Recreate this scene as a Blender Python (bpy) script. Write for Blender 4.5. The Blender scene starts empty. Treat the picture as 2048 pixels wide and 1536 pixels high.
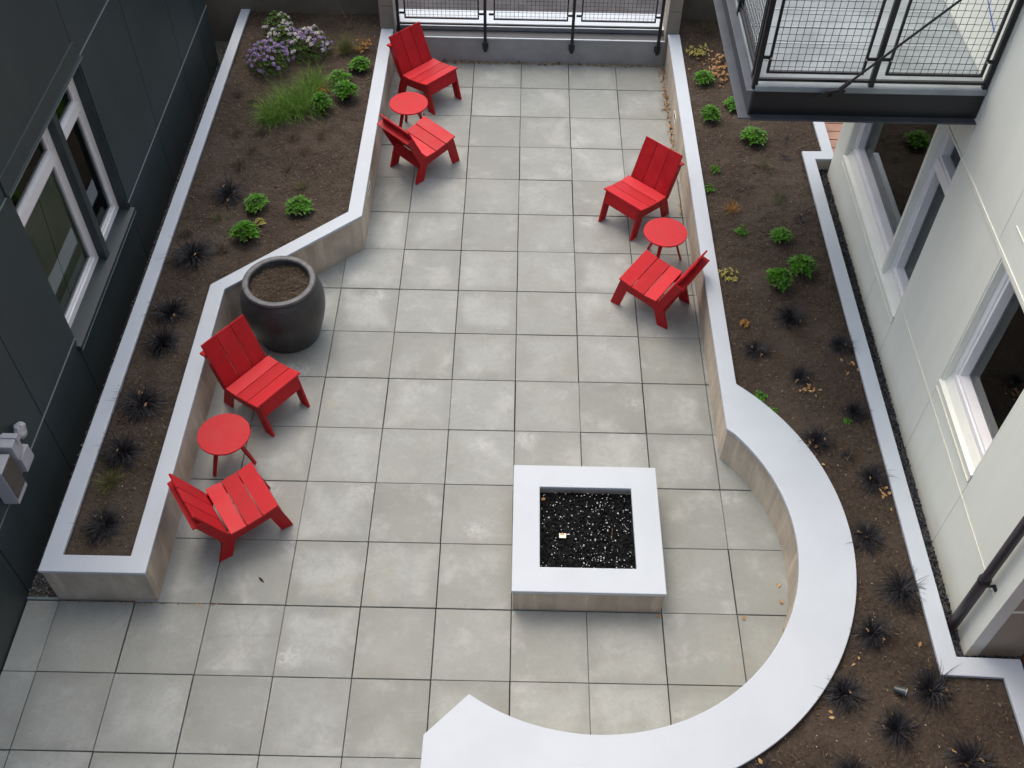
import bpy, bmesh, math, random
from math import sin, cos, pi, radians, hypot, atan2
from mathutils import Vector, Matrix
random.seed(7)
sc = bpy.context.scene
COL = sc.collection

# ------------------------------------------------------------------ camera
cam_d = bpy.data.cameras.new('camera'); cam = bpy.data.objects.new('camera', cam_d); COL.objects.link(cam)
F_PX, CX, CY, CZ, YAW, PITCH, ROLL = 2066.70, -0.0212147, -5.2362963, 7.5660455, -0.0018107, 0.8675626, 0.0191610
cy_, sy_, cp_, sp_ = cos(YAW), sin(YAW), cos(PITCH), sin(PITCH)
d_ = Vector((sy_*cp_, cy_*cp_, -sp_)); r_ = Vector((cy_, -sy_, 0)); u_ = r_.cross(d_)
r2 = cos(ROLL)*r_ + sin(ROLL)*u_; u2 = -sin(ROLL)*r_ + cos(ROLL)*u_
M = Matrix((( r2.x, u2.x, -d_.x, CX), (r2.y, u2.y, -d_.y, CY), (r2.z, u2.z, -d_.z, CZ), (0, 0, 0, 1)))
cam.matrix_world = M
cam_d.sensor_width = 36; cam_d.lens = F_PX/2048*36; cam_d.clip_start = 0.1; cam_d.clip_end = 500
sc.camera = cam

# ------------------------------------------------------------------ light (overcast)
SUN_EL, SUN_AZ = radians(61), radians(-28)      # azimuth measured from +Y (north) clockwise
w = bpy.data.worlds.new("World"); sc.world = w; w.use_nodes = True
nt = w.node_tree; nt.nodes.clear()
sky = nt.nodes.new('ShaderNodeTexSky'); sky.sky_type = 'NISHITA'; sky.sun_disc = False
sky.sun_elevation = SUN_EL; sky.sun_rotation = SUN_AZ; sky.air_density = 1.0; sky.dust_density = 6.0; sky.ozone_density = 1.0
bg = nt.nodes.new('ShaderNodeBackground'); bg.inputs['Strength'].default_value = 0.15
wo = nt.nodes.new('ShaderNodeOutputWorld')
nt.links.new(sky.outputs[0], bg.inputs[0]); nt.links.new(bg.outputs[0], wo.inputs[0])
sl = bpy.data.lights.new('sun', 'SUN'); sl.energy = 1.0; sl.angle = radians(120); sl.color = (1, .99, .975)
so = bpy.data.objects.new('sun', sl); COL.objects.link(so)
sdir = Vector((sin(SUN_AZ)*cos(SUN_EL), cos(SUN_AZ)*cos(SUN_EL), sin(SUN_EL)))
so.rotation_euler = sdir.to_track_quat('Z', 'Y').to_euler(); so.location = (0, 0, 20)
sc.view_settings.view_transform = 'Standard'; sc.view_settings.look = 'None'
sc.view_settings.exposure = 0.46; sc.view_settings.gamma = 1.0
sc.render.engine = 'CYCLES'

# ------------------------------------------------------------------ materials
class NT:
    def __init__(s, name):
        s.m = bpy.data.materials.new(name); s.m.use_nodes = True; s.t = s.m.node_tree; s.t.nodes.clear()
        s.out = s.n('ShaderNodeOutputMaterial'); s.p = s.n('ShaderNodeBsdfPrincipled'); s.l(s.p.outputs[0], s.out.inputs[0])
    def n(s, t, **k):
        x = s.t.nodes.new(t)
        for a, b in k.items(): setattr(x, a, b)
        return x
    def l(s, a, b): s.t.links.new(a, b)
    def set(s, sock, v):
        if hasattr(v, 'links') or hasattr(v, 'is_linked'): s.l(v, sock)
        else: sock.default_value = v
    def obj(s):
        if not hasattr(s, '_c'): s._c = s.n('ShaderNodeTexCoord')
        return s._c.outputs['Object']
    def noise(s, scale, detail=4, rough=.55, vec=None, dist=0, dim='3D', w=None):
        x = s.n('ShaderNodeTexNoise', noise_dimensions=dim); x.inputs['Scale'].default_value = scale
        x.inputs['Detail'].default_value = detail; x.inputs['Roughness'].default_value = rough; x.inputs['Distortion'].default_value = dist
        s.l(vec if vec is not None else s.obj(), x.inputs['Vector'])
        if w is not None: s.l(w, x.inputs['W'])
        return x.outputs['Fac']
    def math(s, op, a, b=0., c=None, clamp=False):
        x = s.n('ShaderNodeMath', operation=op, use_clamp=clamp); s.set(x.inputs[0], a); s.set(x.inputs[1], b)
        if c is not None: s.set(x.inputs[2], c)
        return x.outputs[0]
    def ramp(s, f, lo, hi, a=0., b=1.):
        x = s.n('ShaderNodeMapRange', interpolation_type='SMOOTHSTEP'); s.set(x.inputs[0], f)
        for i, v in enumerate((lo, hi, a, b)): x.inputs[i+1].default_value = v
        return x.outputs[0]
    def mix(s, f, a, b, mode='MIX'):
        x = s.n('ShaderNodeMix', data_type='RGBA', blend_type=mode); s.set(x.inputs[0], f)
        for i, v in ((6, a), (7, b)):
            if isinstance(v, tuple): v = (*v, 1) if len(v) == 3 else v
            s.set(x.inputs[i], v)
        return x.outputs[2]
    def scalevec(s, sc_):
        x = s.n('ShaderNodeMapping'); x.inputs['Scale'].default_value = sc_; s.l(s.obj(), x.inputs[0]); return x.outputs[0]
    def attr(s, name):
        x = s.n('ShaderNodeAttribute', attribute_name=name); return x
    def col(s, v): s.set(s.p.inputs['Base Color'], v if not isinstance(v, tuple) else (*v, 1))
    def rough(s, v): s.set(s.p.inputs['Roughness'], v)
    def bump(s, h, dist=.004, strength=1.):
        b = s.n('ShaderNodeBump'); b.inputs['Distance'].default_value = dist; b.inputs['Strength'].default_value = strength
        s.l(h, b.inputs['Height']); s.l(b.outputs[0], s.p.inputs['Normal'])

def mat_simple(name, c, rough=.5, var=.12, scale=6, bump=0, spec=None, metal=0, c2=None, detail=4):
    k = NT(name)
    f = k.ramp(k.noise(scale, detail), .3, .7)
    a = tuple(x*(1-var) for x in c); b = c2 if c2 else tuple(min(1, x*(1+var)) for x in c)
    k.col(k.mix(f, a, b)); k.rough(rough); k.p.inputs['Metallic'].default_value = metal
    if spec is not None: k.p.inputs['Specular IOR Level'].default_value = spec
    if bump: k.bump(k.noise(scale*12, 3), bump)
    return k.m

def mat_concrete(name, c, dark, stain=.6, streak=True):
    k = NT(name)
    n1 = k.noise(2.2, 6, .6); n2 = k.noise(14, 5, .6)
    v = k.scalevec((7, 7, .9)); n3 = k.noise(1.6, 5, .6, vec=v, dist=.4)
    a = k.mix(k.ramp(n1, .35, .68), c, dark)
    light = tuple(min(1, x*1.28) for x in c)
    a = k.mix(k.math('MULTIPLY', k.ramp(n3, .5, .72), stain), a, light)
    a = k.mix(k.math('MULTIPLY', k.ramp(n3, .48, .3), stain*.8), a, tuple(x*.62 for x in c))
    a = k.mix(k.math('MULTIPLY', k.ramp(n2, .45, .7), .25), a, tuple(x*.75 for x in c))
    vo = k.n('ShaderNodeTexVoronoi'); vo.inputs['Scale'].default_value = 26; k.l(k.obj(), vo.inputs['Vector'])
    a = k.mix(k.math('MULTIPLY', k.ramp(vo.outputs['Distance'], .1, .04), .4), a, tuple(x*.45 for x in c))
    k.col(a); k.rough(.85); k.bump(k.noise(70, 4), .0015); return k.m

def mat_paver():
    k = NT('concrete_paver')
    at = k.attr('tile'); sep = k.n('ShaderNodeSeparateColor'); k.l(at.outputs['Color'], sep.inputs[0])
    U, V, R = sep.outputs[0], sep.outputs[1], sep.outputs[2]; S = at.outputs['Alpha']
    n_big = k.noise(.6, 3); n_m = k.noise(3.0, 5, .6, dim='4D', w=k.math('MULTIPLY', R, 37.)); n_f = k.noise(120, 3, .7); n_s = k.noise(22, 5, .65)
    R2 = k.math('FRACT', k.math('MULTIPLY', R, 7.31)); R3 = k.math('FRACT', k.math('MULTIPLY', R, 23.7))
    base = k.mix(R, (0.238, 0.252, 0.227), (0.324, 0.348, 0.325))
    base = k.mix(k.ramp(n_big, .35, .65, 0, .4), base, (0.289, 0.300, 0.266))
    # distance to slab edge, wobbling
    wob = k.math('MULTIPLY', k.math('SUBTRACT', n_m, .5), .42)
    eu = k.math('MINIMUM', U, k.math('SUBTRACT', 1., U)); ev = k.math('MINIMUM', V, k.math('SUBTRACT', 1., V))
    e = k.math('MINIMUM', eu, ev); ew = k.math('ADD', e, wob)
    # lighter dried patch inside a darker damp border, differing per slab
    inner = k.ramp(ew, .03, .24)
    amt = k.math('MULTIPLY', k.ramp(R2, .05, 1., .10, .90), k.ramp(k.noise(1.7, 4, .6, dim='4D', w=k.math('MULTIPLY', R, 91.)), .35, .62, .25, 1.))
    base = k.mix(k.math('MULTIPLY', inner, amt), base, (0.402, 0.429, 0.404))
    base = k.mix(k.math('MULTIPLY', k.math('MULTIPLY', k.ramp(e, .12, .0), k.ramp(n_m, .35, .7)), .34), base, (0.234, 0.245, 0.226))
    # white sky glints and salt bloom, both painted into the slab colour
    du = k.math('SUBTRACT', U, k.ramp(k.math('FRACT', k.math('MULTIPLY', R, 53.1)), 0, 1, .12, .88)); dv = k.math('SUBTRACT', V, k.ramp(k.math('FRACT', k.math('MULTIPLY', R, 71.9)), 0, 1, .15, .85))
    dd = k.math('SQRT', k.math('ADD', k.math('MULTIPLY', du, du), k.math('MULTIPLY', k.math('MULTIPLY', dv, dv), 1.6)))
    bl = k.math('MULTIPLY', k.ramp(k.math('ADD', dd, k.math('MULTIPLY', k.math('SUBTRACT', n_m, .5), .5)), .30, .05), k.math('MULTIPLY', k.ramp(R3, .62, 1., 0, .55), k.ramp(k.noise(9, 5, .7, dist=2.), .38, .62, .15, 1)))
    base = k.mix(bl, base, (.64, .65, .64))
    # trowel smears
    sm = k.noise(4, 7, .7, vec=k.scalevec((1., 1.7, 1)), dist=.5)
    base = k.mix(k.math('MULTIPLY', k.ramp(sm, .53, .72), .20), base, (0.434, 0.471, 0.469))
    base = k.mix(k.math('MULTIPLY', k.ramp(sm, .46, .33), .22), base, (0.258, 0.262, 0.221))
    # few slabs with a fan-shaped pour mark
    ang = k.math('ARCTAN2', k.math('SUBTRACT', V, .55), k.math('SUBTRACT', U, .5))
    aw = k.math('ADD', ang, k.math('MULTIPLY', k.math('SUBTRACT', n_m, .5), 1.1))
    fan = k.math('SUBTRACT', 1., k.ramp(k.math('ABSOLUTE', k.math('ADD', aw, 1.57)), .52, .82))
    fan = k.math('MULTIPLY', fan, k.ramp(V, .04, .10))
    rays = k.ramp(k.math('COSINE', k.math('MULTIPLY', aw, 6.)), .7, 1.)
    sp = k.ramp(S, .4, .6)
    base = k.mix(k.math('MULTIPLY', k.math('MULTIPLY', fan, sp), k.ramp(n_m, .3, .7, .1, .5)), base, (0.498, 0.515, 0.469))
    base = k.mix(k.math('MULTIPLY', k.math('MULTIPLY', rays, sp), .3), base, (0.217, 0.228, 0.213))
    base = k.mix(k.math('MULTIPLY', k.ramp(n_s, .4, .72), .26), base, (0.217, 0.228, 0.209))
    base = k.mix(k.ramp(n_f, .3, .7, 0, .34), base, (0.193, 0.206, 0.191))
    st = k.noise(2.3, 6, .7, dist=.8)
    mo = k.noise(2.6, 8, .68, dist=.3, dim='4D', w=k.math('MULTIPLY', R, 13.)); mo2 = k.noise(11, 6, .7, dist=.6)
    base = k.mix(k.math('MULTIPLY', k.ramp(mo, .50, .68), .38), base, (.47, .475, .465))
    base = k.mix(k.math('MULTIPLY', k.ramp(mo, .48, .34), .38), base, (.235, .235, .215))
    base = k.mix(k.math('MULTIPLY', k.ramp(mo2, .55, .72), .16), base, (.46, .465, .45))
    base = k.mix(k.math('MULTIPLY', k.ramp(st, .56, .72), .35), base, (0.295, 0.280, 0.206))
    sp2 = k.n('ShaderNodeTexVoronoi'); sp2.inputs['Scale'].default_value = 5.5; k.l(k.obj(), sp2.inputs['Vector'])
    base = k.mix(k.math('MULTIPLY', k.ramp(sp2.outputs['Distance'], .035, .018), .6), base, (0.107, 0.099, 0.092))
    k.col(base); k.rough(k.ramp(n_m, .35, .65, .66, .52)); k.p.inputs['Specular IOR Level'].default_value = .4
    k.bump(k.noise(160, 3), .0006); return k.m

def mat_soil():
    k = NT('bark_soil')
    n1 = k.noise(1.4, 4); n2 = k.noise(38, 6, .7); n3 = k.noise(120, 4, .7)
    a = k.mix(k.ramp(n2, .3, .7), (.030, .020, .012), (.088, .061, .040))
    a = k.mix(k.ramp(n1, .4, .68, 0, .6), a, (.118, .092, .066))
    a = k.mix(k.ramp(n3, .58, .8, 0, .55), a, (.21, .155, .10))
    k.col(a); k.rough(.95); k.bump(k.math('ADD', n2, k.noise(14, 3)), .05, .9); return k.m

def mat_leaf(name, c1, c2, rough=.45, tip=None):
    k = NT(name); at = k.attr('rnd')
    a = k.mix(at.outputs['Fac'], c1, c2)
    k.col(a); k.rough(rough); k.p.inputs['Specular IOR Level'].default_value = .35
    tr = k.n('ShaderNodeBsdfTranslucent'); k.l(a, tr.inputs[0])
    mx = k.n('ShaderNodeMixShader'); mx.inputs[0].default_value = .22
    k.l(k.p.outputs[0], mx.inputs[1]); k.l(tr.outputs[0], mx.inputs[2]); k.l(mx.outputs[0], k.out.inputs[0]); return k.m

def mat_glass(name, tint=(.62, .7, .68)):
    k = NT(name); k.t.nodes.remove(k.p)
    t = k.n('ShaderNodeBsdfTransparent'); t.inputs[0].default_value = (*tint, 1)
    g = k.n('ShaderNodeBsdfGlossy'); g.inputs['Roughness'].default_value = .015; g.inputs[0].default_value = (.9, .95, .95, 1)
    fr = k.n('ShaderNodeFresnel'); fr.inputs[0].default_value = 1.9
    m = k.n('ShaderNodeMixShader'); k.l(fr.outputs[0], m.inputs[0]); k.l(t.outputs[0], m.inputs[1]); k.l(g.outputs[0], m.inputs[2]); k.l(m.outputs[0], k.out.inputs[0])
    return k.m

def mat_red():
    k = NT('red_recycled_board')
    v = k.scalevec((30, 3, 30)); n = k.noise(3, 4, .6, vec=v); n2 = k.noise(5, 3)
    oi = k.n('ShaderNodeObjectInfo')
    a = k.mix(k.ramp(n2, .3, .7), (.38, .009, .013), (.46, .013, .019))
    a = k.mix(k.math('MULTIPLY', k.ramp(n, .55, .75), .10), a, (.66, .05, .05))
    gi = k.attr('board_light')
    a = k.mix(k.math('MULTIPLY', gi.outputs['Fac'], .75), a, (.68, .035, .045))  # paler red on boards turned to the sky, daylight put into colour
    a = k.mix(k.math('MULTIPLY', k.ramp(k.noise(14, 6, .7), .5, .8), .09), a, (.62, .16, .14))
    k.col(a); k.rough(k.ramp(n2, .3, .7, .42, .60)); k.p.inputs['Specular IOR Level'].default_value = .22
    k.bump(k.noise(90, 3, vec=k.scalevec((1, 6, 1))), .0004); return k.m

def mat_clad(name, c, rough, amt, dirt):
    k = NT(name)
    v = k.scalevec((2.2, 2.2, .35)); n1 = k.noise(1.1, 5, .6, vec=v); n2 = k.noise(.8, 3); n3 = k.noise(260, 2)
    a = k.mix(k.ramp(n1, .35, .7), tuple(x*(1-amt) for x in c), tuple(min(1, x*(1+amt)) for x in c))
    a = k.mix(k.math('MULTIPLY', k.ramp(n2, .45, .7), amt), a, dirt)
    sx = k.n('ShaderNodeSeparateXYZ'); g_ = k.n('ShaderNodeNewGeometry'); k.l(g_.outputs['Position'], sx.inputs[0])
    spl = k.math('ADD', sx.outputs[2], k.math('MULTIPLY', k.noise(5, 4), .35))
    a = k.mix(k.math('MULTIPLY', k.ramp(spl, .75, .40), .30), a, dirt)
    k.col(a); k.rough(rough); k.bump(n3, .0007); return k.m

MT = {}
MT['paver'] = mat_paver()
MT['joint'] = mat_simple('joint_sand', (.075, .07, .06), .95)
MT['cap'] = mat_simple('white_cap_paint', (.485, .540, .585), .5, .03, 2.2, .0004)
MT['wallc'] = mat_concrete('planter_concrete', (.56, .49, .39), (.38, .335, .27), .6)
MT['backc'] = mat_concrete('back_wall_concrete', (.20, .175, .135), (.15, .13, .10), .25)
MT['pierc'] = mat_concrete('pier_block', (.33, .30, .25), (.26, .24, .20), .2)
MT['curbc'] = mat_simple('curb_paint', (.34, .35, .35), .7, .10, 3, .001)
MT['soil'] = mat_soil()
MT['red'] = mat_red()
MT['dark'] = mat_clad('dark_cladding', (.034, .051, .053), .42, .10, (.060, .060, .052))
MT['darktrim'] = mat_simple('dark_trim_metal', (.040, .055, .058), .32, .08, 3)
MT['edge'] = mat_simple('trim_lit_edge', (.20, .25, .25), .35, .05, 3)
MT['cream'] = mat_clad('cream_panel', (.83, .86, .765), .55, .035, (.55, .53, .43))
MT['creamtrim'] = mat_simple('cream_trim', (.84, .86, .77), .45, .04, 3)
MT['creamedge'] = mat_simple('cream_edge', (.80, .80, .66), .4, .04, 3)
MT['winwhite'] = mat_simple('white_vinyl', (.88, .87, .87), .35, .03, 4)
MT['glass'] = mat_glass('window_glass')
MT['room'] = mat_simple('room_dark', (.03, .03, .022), .8, .3, 2)
MT['blind'] = mat_simple('blind_slat', (.80, .80, .66), .6, .05, 2)
MT['black'] = mat_simple('black_steel', (.007, .008, .011), .42, .15, 8, 0)
MT['steel'] = mat_simple('grey_painted_steel', (.035, .040, .048), .45, .15, 5)
MT['flange'] = mat_simple('flange_lit_steel', (.075, .088, .105), .45, .12, 5)  # beam steel made paler, light on the flanges put into the colour
MT['bolt'] = mat_simple('zinc_bolt', (.5, .48, .42), .4, .1, 5, metal=.6)
MT['pot'] = None
MT['asphalt'] = mat_simple('asphalt', (.058, .056, .060), .85, .25, 4, .002)
MT['pipe'] = mat_simple('brown_pipe', (.040, .030, .036), .38, .12, 6)
MT['wood'] = mat_simple('deck_wood', (.36, .21, .15), .6, .18, 5)
MT['rust'] = mat_simple('cedar_siding', (.23, .075, .032), .6, .2, 3)
MT['warm'] = mat_simple('cream_warm_bounce', (.42, .37, .28), .6, .06, 2)  # cream panel darkened and warmed, reflected light put into its colour
MT['slab'] = mat_simple('balcony_slab', (.225, .26, .27), .35, .22, 2.5, .0006)
MT['seam'] = mat_simple('slab_seam', (.36, .41, .42), .3, .05, 2)
MT['blue'] = mat_simple('blue_tape', (.03, .10, .42), .5, .05, 4)
MT['pebble'] = mat_leaf('dark_pebbles', (.02, .024, .034), (.14, .15, .17), .5)
MT['gravel'] = mat_leaf('grey_gravel', (.10, .10, .095), (.36, .35, .32), .8)
MT['lava'] = mat_simple('black_lava', (.010, .011, .011), .75, .5, 40, .001, spec=.2)
MT['glint'] = mat_simple('painted_glint', (.85, .88, .9), .15, .05, 5)  # white colour stands in for light glinting off the stones
MT['chip'] = mat_leaf('bark_chips', (.05, .032, .02), (.24, .17, .11), .9)
MT['speck'] = mat_simple('pale_grit', (.55, .5, .42), .8, .2, 20)
MT['drygrass'] = mat_leaf('straw', (.16, .12, .07), (.34, .27, .17), .9)
MT['leafg'] = mat_leaf('bright_leaf', (.028, .13, .007), (.14, .37, .022), .55)
MT['leafd'] = mat_leaf('deep_leaf', (.03, .085, .012), (.12, .24, .035), .45)
MT['leafy'] = mat_leaf('yellow_leaf', (.30, .34, .05), (.58, .48, .16), .5)
MT['grassg'] = mat_leaf('grass_blade', (.03, .10, .008), (.20, .37, .04), .6)
MT['olive'] = mat_leaf('olive_blade', (.07, .085, .022), (.20, .20, .07), .6)
MT['mondo'] = mat_leaf('black_blade', (.007, .007, .009), (.036, .036, .042), .48)
MT['stem'] = mat_simple('woody_stem', (.10, .065, .04), .8, .2, 20)
MT['tan'] = mat_leaf('dry_leaf', (.30, .15, .05), (.66, .44, .22), .7)
MT['orange'] = mat_leaf('rust_leaf', (.28, .11, .02), (.50, .30, .07), .6)
MT['purple'] = mat_leaf('purple_petal', (.36, .24, .50), (.70, .58, .80), .6)
MT['white'] = mat_leaf('white_petal', (.66, .62, .64), (.88, .86, .80), .6)
MT['deadb'] = mat_leaf('dead_stem', (.03, .02, .015), (.10, .07, .045), .9)
MT['plast'] = mat_simple('grey_plastic_box', (.42, .43, .46), .45, .06, 5)
MT['plastb'] = mat_simple('brown_box_face', (.085, .075, .062), .5, .15, 6)
MT['paper'] = mat_simple('paper_scrap', (.85, .80, .68), .8, .08, 30)
def mat_pot():
    k = NT('charcoal_glazed_clay')
    sx = k.n('ShaderNodeSeparateXYZ'); k.l(k.obj(), sx.inputs[0]); z = sx.outputs[2]
    n = k.noise(9, 5, .6)
    a = k.mix(k.ramp(n, .3, .7), (.024, .023, .023), (.048, .046, .045))
    k.col(a); k.rough(k.ramp(n, .3, .7, .30, .44))
    h = k.math('SINE', k.math('MULTIPLY', z, 420.)); h = k.math('MULTIPLY', h, k.ramp(z, .30, .55))
    k.bump(k.math('ADD', k.math('MULTIPLY', h, .5), k.noise(40, 3)), .0025); return k.m
MT['pot'] = mat_pot()
MT['potrim'] = mat_simple('worn_rim', (.095, .098, .104), .45, .3, 14, .001)

# ------------------------------------------------------------------ mesh helpers
class MB:
    def __init__(s): s.v = []; s.f = []; s.mi = []; s.r = []; s.mats = []; s.smooth = False
    def mat(s, m):
        if m not in s.mats: s.mats.append(m)
        return s.mats.index(m)
    def add(s, vs, fs, m=None, r=None):
        b = len(s.v); s.v += [tuple(x) for x in vs]; i = s.mat(m) if m else 0
        for f in fs: s.f.append([b+q for q in f]); s.mi.append(i); s.r.append(r if r is not None else .5)
    def box(s, x0, x1, y0, y1, z0, z1, m=None, r=None):
        vs = [(x, y, z) for z in (z0, z1) for y in (y0, y1) for x in (x0, x1)]
        s.add(vs, [(0, 2, 3, 1), (4, 5, 7, 6), (0, 1, 5, 4), (2, 6, 7, 3), (0, 4, 6, 2), (1, 3, 7, 5)], m, r)
    def bar(s, a, b, w, h=None, up=Vector((0, 0, 1)), m=None, r=None, w2=None, h2=None):
        a, b = Vector(a), Vector(b); h = h or w; w2 = w2 or w; h2 = h2 or h
        t = (b-a).normalized(); up = Vector(up); sd = t.cross(up)
        if sd.length < 1e-4: sd = t.cross(Vector((0, 1, 0)))
        sd.normalize(); n = sd.cross(t).normalized(); vs = []
        for p, ww, hh in ((a, w, h), (b, w2, h2)):
            for i, j in ((-1, -1), (1, -1), (1, 1), (-1, 1)): vs.append(p+sd*i*ww/2+n*j*hh/2)
        s.add(vs, [(0, 3, 2, 1), (4, 5, 6, 7), (0, 1, 5, 4), (1, 2, 6, 5), (2, 3, 7, 6), (3, 0, 4, 7)], m, r)
    def tube(s, pts, rad, n=6, m=None, r=None, cap=True):
        pts = [Vector(p) for p in pts]; rs = rad if isinstance(rad, (list, tuple)) else [rad]*len(pts); vs = []
        for i, p in enumerate(pts):
            t = (pts[min(i+1, len(pts)-1)]-pts[max(i-1, 0)]).normalized()
            a = t.cross(Vector((0, 0, 1)));
            if a.length < 1e-3: a = t.cross(Vector((0, 1, 0)))
            a.normalize(); b = t.cross(a)
            for k in range(n): vs.append(p+(a*cos(2*pi*k/n)+b*sin(2*pi*k/n))*rs[i])
        fs = [(i*n+k, i*n+(k+1) % n, (i+1)*n+(k+1) % n, (i+1)*n+k) for i in range(len(pts)-1) for k in range(n)]
        if cap: fs += [tuple(range(n))[::-1], tuple((len(pts)-1)*n+k for k in range(n))]
        s.add(vs, fs, m, r)
    def prism(s, poly, z0, z1, m=None, r=None, ax='z'):
        n = len(poly); area = sum(poly[i][0]*poly[(i+1) % n][1]-poly[(i+1) % n][0]*poly[i][1] for i in range(n))
        if area < 0: poly = poly[::-1]
        def P(a, b, c): return (a, b, c) if ax == 'z' else (c, a, b)      # ax x: poly in (y,z)
        vs = [P(a, b, z0) for a, b in poly]+[P(a, b, z1) for a, b in poly]
        fs = [tuple(range(n))[::-1], tuple(range(n, 2*n))]+[(i, (i+1) % n, n+(i+1) % n, n+i) for i in range(n)]
        s.add(vs, fs, m, r)
    def lathe(s, prof, n=48, m=None, closed=False):
        vs = [(rr*cos(2*pi*k/n), rr*sin(2*pi*k/n), z) for rr, z in prof for k in range(n)]
        fs = [(i*n+k, i*n+(k+1) % n, (i+1)*n+(k+1) % n, (i+1)*n+k) for i in range(len(prof)-1) for k in range(n)]
        s.add(vs, fs, m)
    def blade(s, p, d, length, width, droop, seg=4, m=None, r=None, twist=0., curl=0.):
        """arching strip leaf: p base, d initial direction"""
        p = Vector(p); d = Vector(d).normalized(); sd = d.cross(Vector((0, 0, 1)))
        if sd.length < 1e-3: sd = Vector((1, 0, 0))
        sd.normalize(); vs = []; fs = []
        for i in range(seg+1):
            t = i/seg; wv = width*(1-t**2.2)*(.75+.5*t) if i < seg else 0
            if i < seg: vs += [p-sd*wv/2, p+sd*wv/2]
            else: vs += [p]
            d = (d+Vector((curl*sd.x, curl*sd.y, -droop))/seg).normalized(); p = p+d*length/seg
        for i in range(seg-1): fs.append((2*i, 2*i+1, 2*i+3, 2*i+2))
        fs.append((2*seg-2, 2*seg-1, 2*seg)); s.add(vs, fs, m, r)
    def leaf(s, p, d, nrm, length, width, m=None, r=None, fold=.25, curve=.2):
        p = Vector(p); d = Vector(d).normalized(); nrm = Vector(nrm); sd = d.cross(nrm)
        if sd.length < 1e-3: sd = d.cross(Vector((.3, 1, .1)))
        sd.normalize(); up = sd.cross(d).normalized()
        P = lambda t, w_, h: p+d*(t*length)+sd*(w_*width/2)+up*(h-curve*t*t*length)
        f = fold*width/2
        vs = [P(0, 0, 0), P(.35, -1, f), P(.35, 0, 0), P(.35, 1, f), P(.75, -.75, f), P(.75, 0, 0), P(.75, .75, f), P(1, 0, 0)]
        s.add(vs, [(0, 2, 1), (0, 3, 2), (1, 2, 5, 4), (2, 3, 6, 5), (4, 5, 7), (5, 6, 7)], m, r)
    def build(s, name, m=None, parent=None, bevel=0, smooth=False, attr='rnd', seg=2, loc=None):
        me = bpy.data.meshes.new(name); me.from_pydata(s.v, [], s.f)
        if m is not None and not s.mats: s.mats = [m]
        for q in (s.mats or [m]):
            if q: me.materials.append(q)
        if len(s.mats) > 1: me.polygons.foreach_set('material_index', s.mi)
        a = me.attributes.new(attr, 'FLOAT', 'FACE'); a.data.foreach_set('value', s.r)
        if smooth: me.polygons.foreach_set('use_smooth', [True]*len(me.polygons))
        me.update()
        o = bpy.data.objects.new(name, me); COL.objects.link(o)
        if parent: o.parent = parent
        if loc: o.location = loc
        if bevel:
            b = o.modifiers.new('bevel', 'BEVEL'); b.width = bevel; b.segments = seg; b.limit_method = 'ANGLE'; b.angle_limit = radians(40)
        return o
def tag(o, label=None, cat=None, group=None, kind=None):
    if label: o['label'] = label
    if cat: o['category'] = cat
    if group: o['group'] = group
    if kind: o['kind'] = kind
    return o
def thing(name, label, cat, loc=(0, 0, 0), rz=0, group=None):
    o = bpy.data.objects.new(name, None); COL.objects.link(o); o.location = loc; o.rotation_euler = (0, 0, rz); o.empty_display_size = .1
    return tag(o, label, cat, group)
def dup(o, loc=None, rz=None, scale=None, label=None, group=None, parent=None):
    c = o.copy(); COL.objects.link(c)
    if 'group' in c and not group and parent is None and label is None: pass
    if loc is not None: c.location = loc
    if rz is not None: c.rotation_euler = (0, 0, rz)
    if scale is not None: c.scale = scale if isinstance(scale, tuple) else (scale,)*3
    if label: c['label'] = label
    if group: c['group'] = group
    if parent: c.parent = parent
    for ch in list(o.children): dup(ch, parent=c)
    return c
def inpoly(x, y, P):
    c = False; n = len(P); j = n-1
    for i in range(n):
        xi, yi = P[i]; xj, yj = P[j]
        if (yi > y) != (yj > y) and x < (xj-xi)*(y-yi)/(yj-yi)+xi: c = not c
        j = i
    return c
R = random.random
def U(a, b): return a+(b-a)*R()

# ------------------------------------------------------------------ outlines (metres)
T = .61
PL_OUT = [(-3.685, -1.215), (-2.850, -1.215), (-2.850, 1.925), (-1.635, 3.050), (-1.635, 6.66)]
PL_IN = [(-1.787, 6.66), (-1.787, 3.112), (-3.000, 1.985), (-3.000, -1.062), (-3.536, -1.062), (-3.525, 7.062), (-3.642, 7.062)]
BC = (.628, -.765); BR = 1.652; BC2 = (.624, -.748); BR2 = 2.105
def arc(c, r, a0, a1, n): return [(c[0]+r*cos(radians(a0+(a1-a0)*i/n)), c[1]+r*sin(radians(a0+(a1-a0)*i/n))) for i in range(n+1)]
a_in0 = math.degrees(atan2(.330-BC[1], 1.848-BC[0])); a_in1 = math.degrees(atan2(-2.143-BC[1], -.298-BC[0]))
a_out0 = math.degrees(atan2(.848-BC2[1], 2.0-BC2[0])); a_out1 = -92.
BENCH = [(1.850, 6.66), (1.850, .33)]+arc(BC, BR, a_in0, a_in1, 56)[1:]+[(-.600, -2.442), (-.608, -2.85)]+arc(BC2, BR2, a_out1, a_out0, 56)+[(2.000, 6.66)]
EAST = [(3.160, -1.915), (3.160, 4.300), (3.385, 4.305), (3.385, 7.05), (3.515, 7.05), (3.510, 4.165), (3.288, 4.160), (3.306, -1.770), (3.777, -1.780), (3.790, -4.6), (3.640, -4.6), (3.615, -1.930)]
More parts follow.
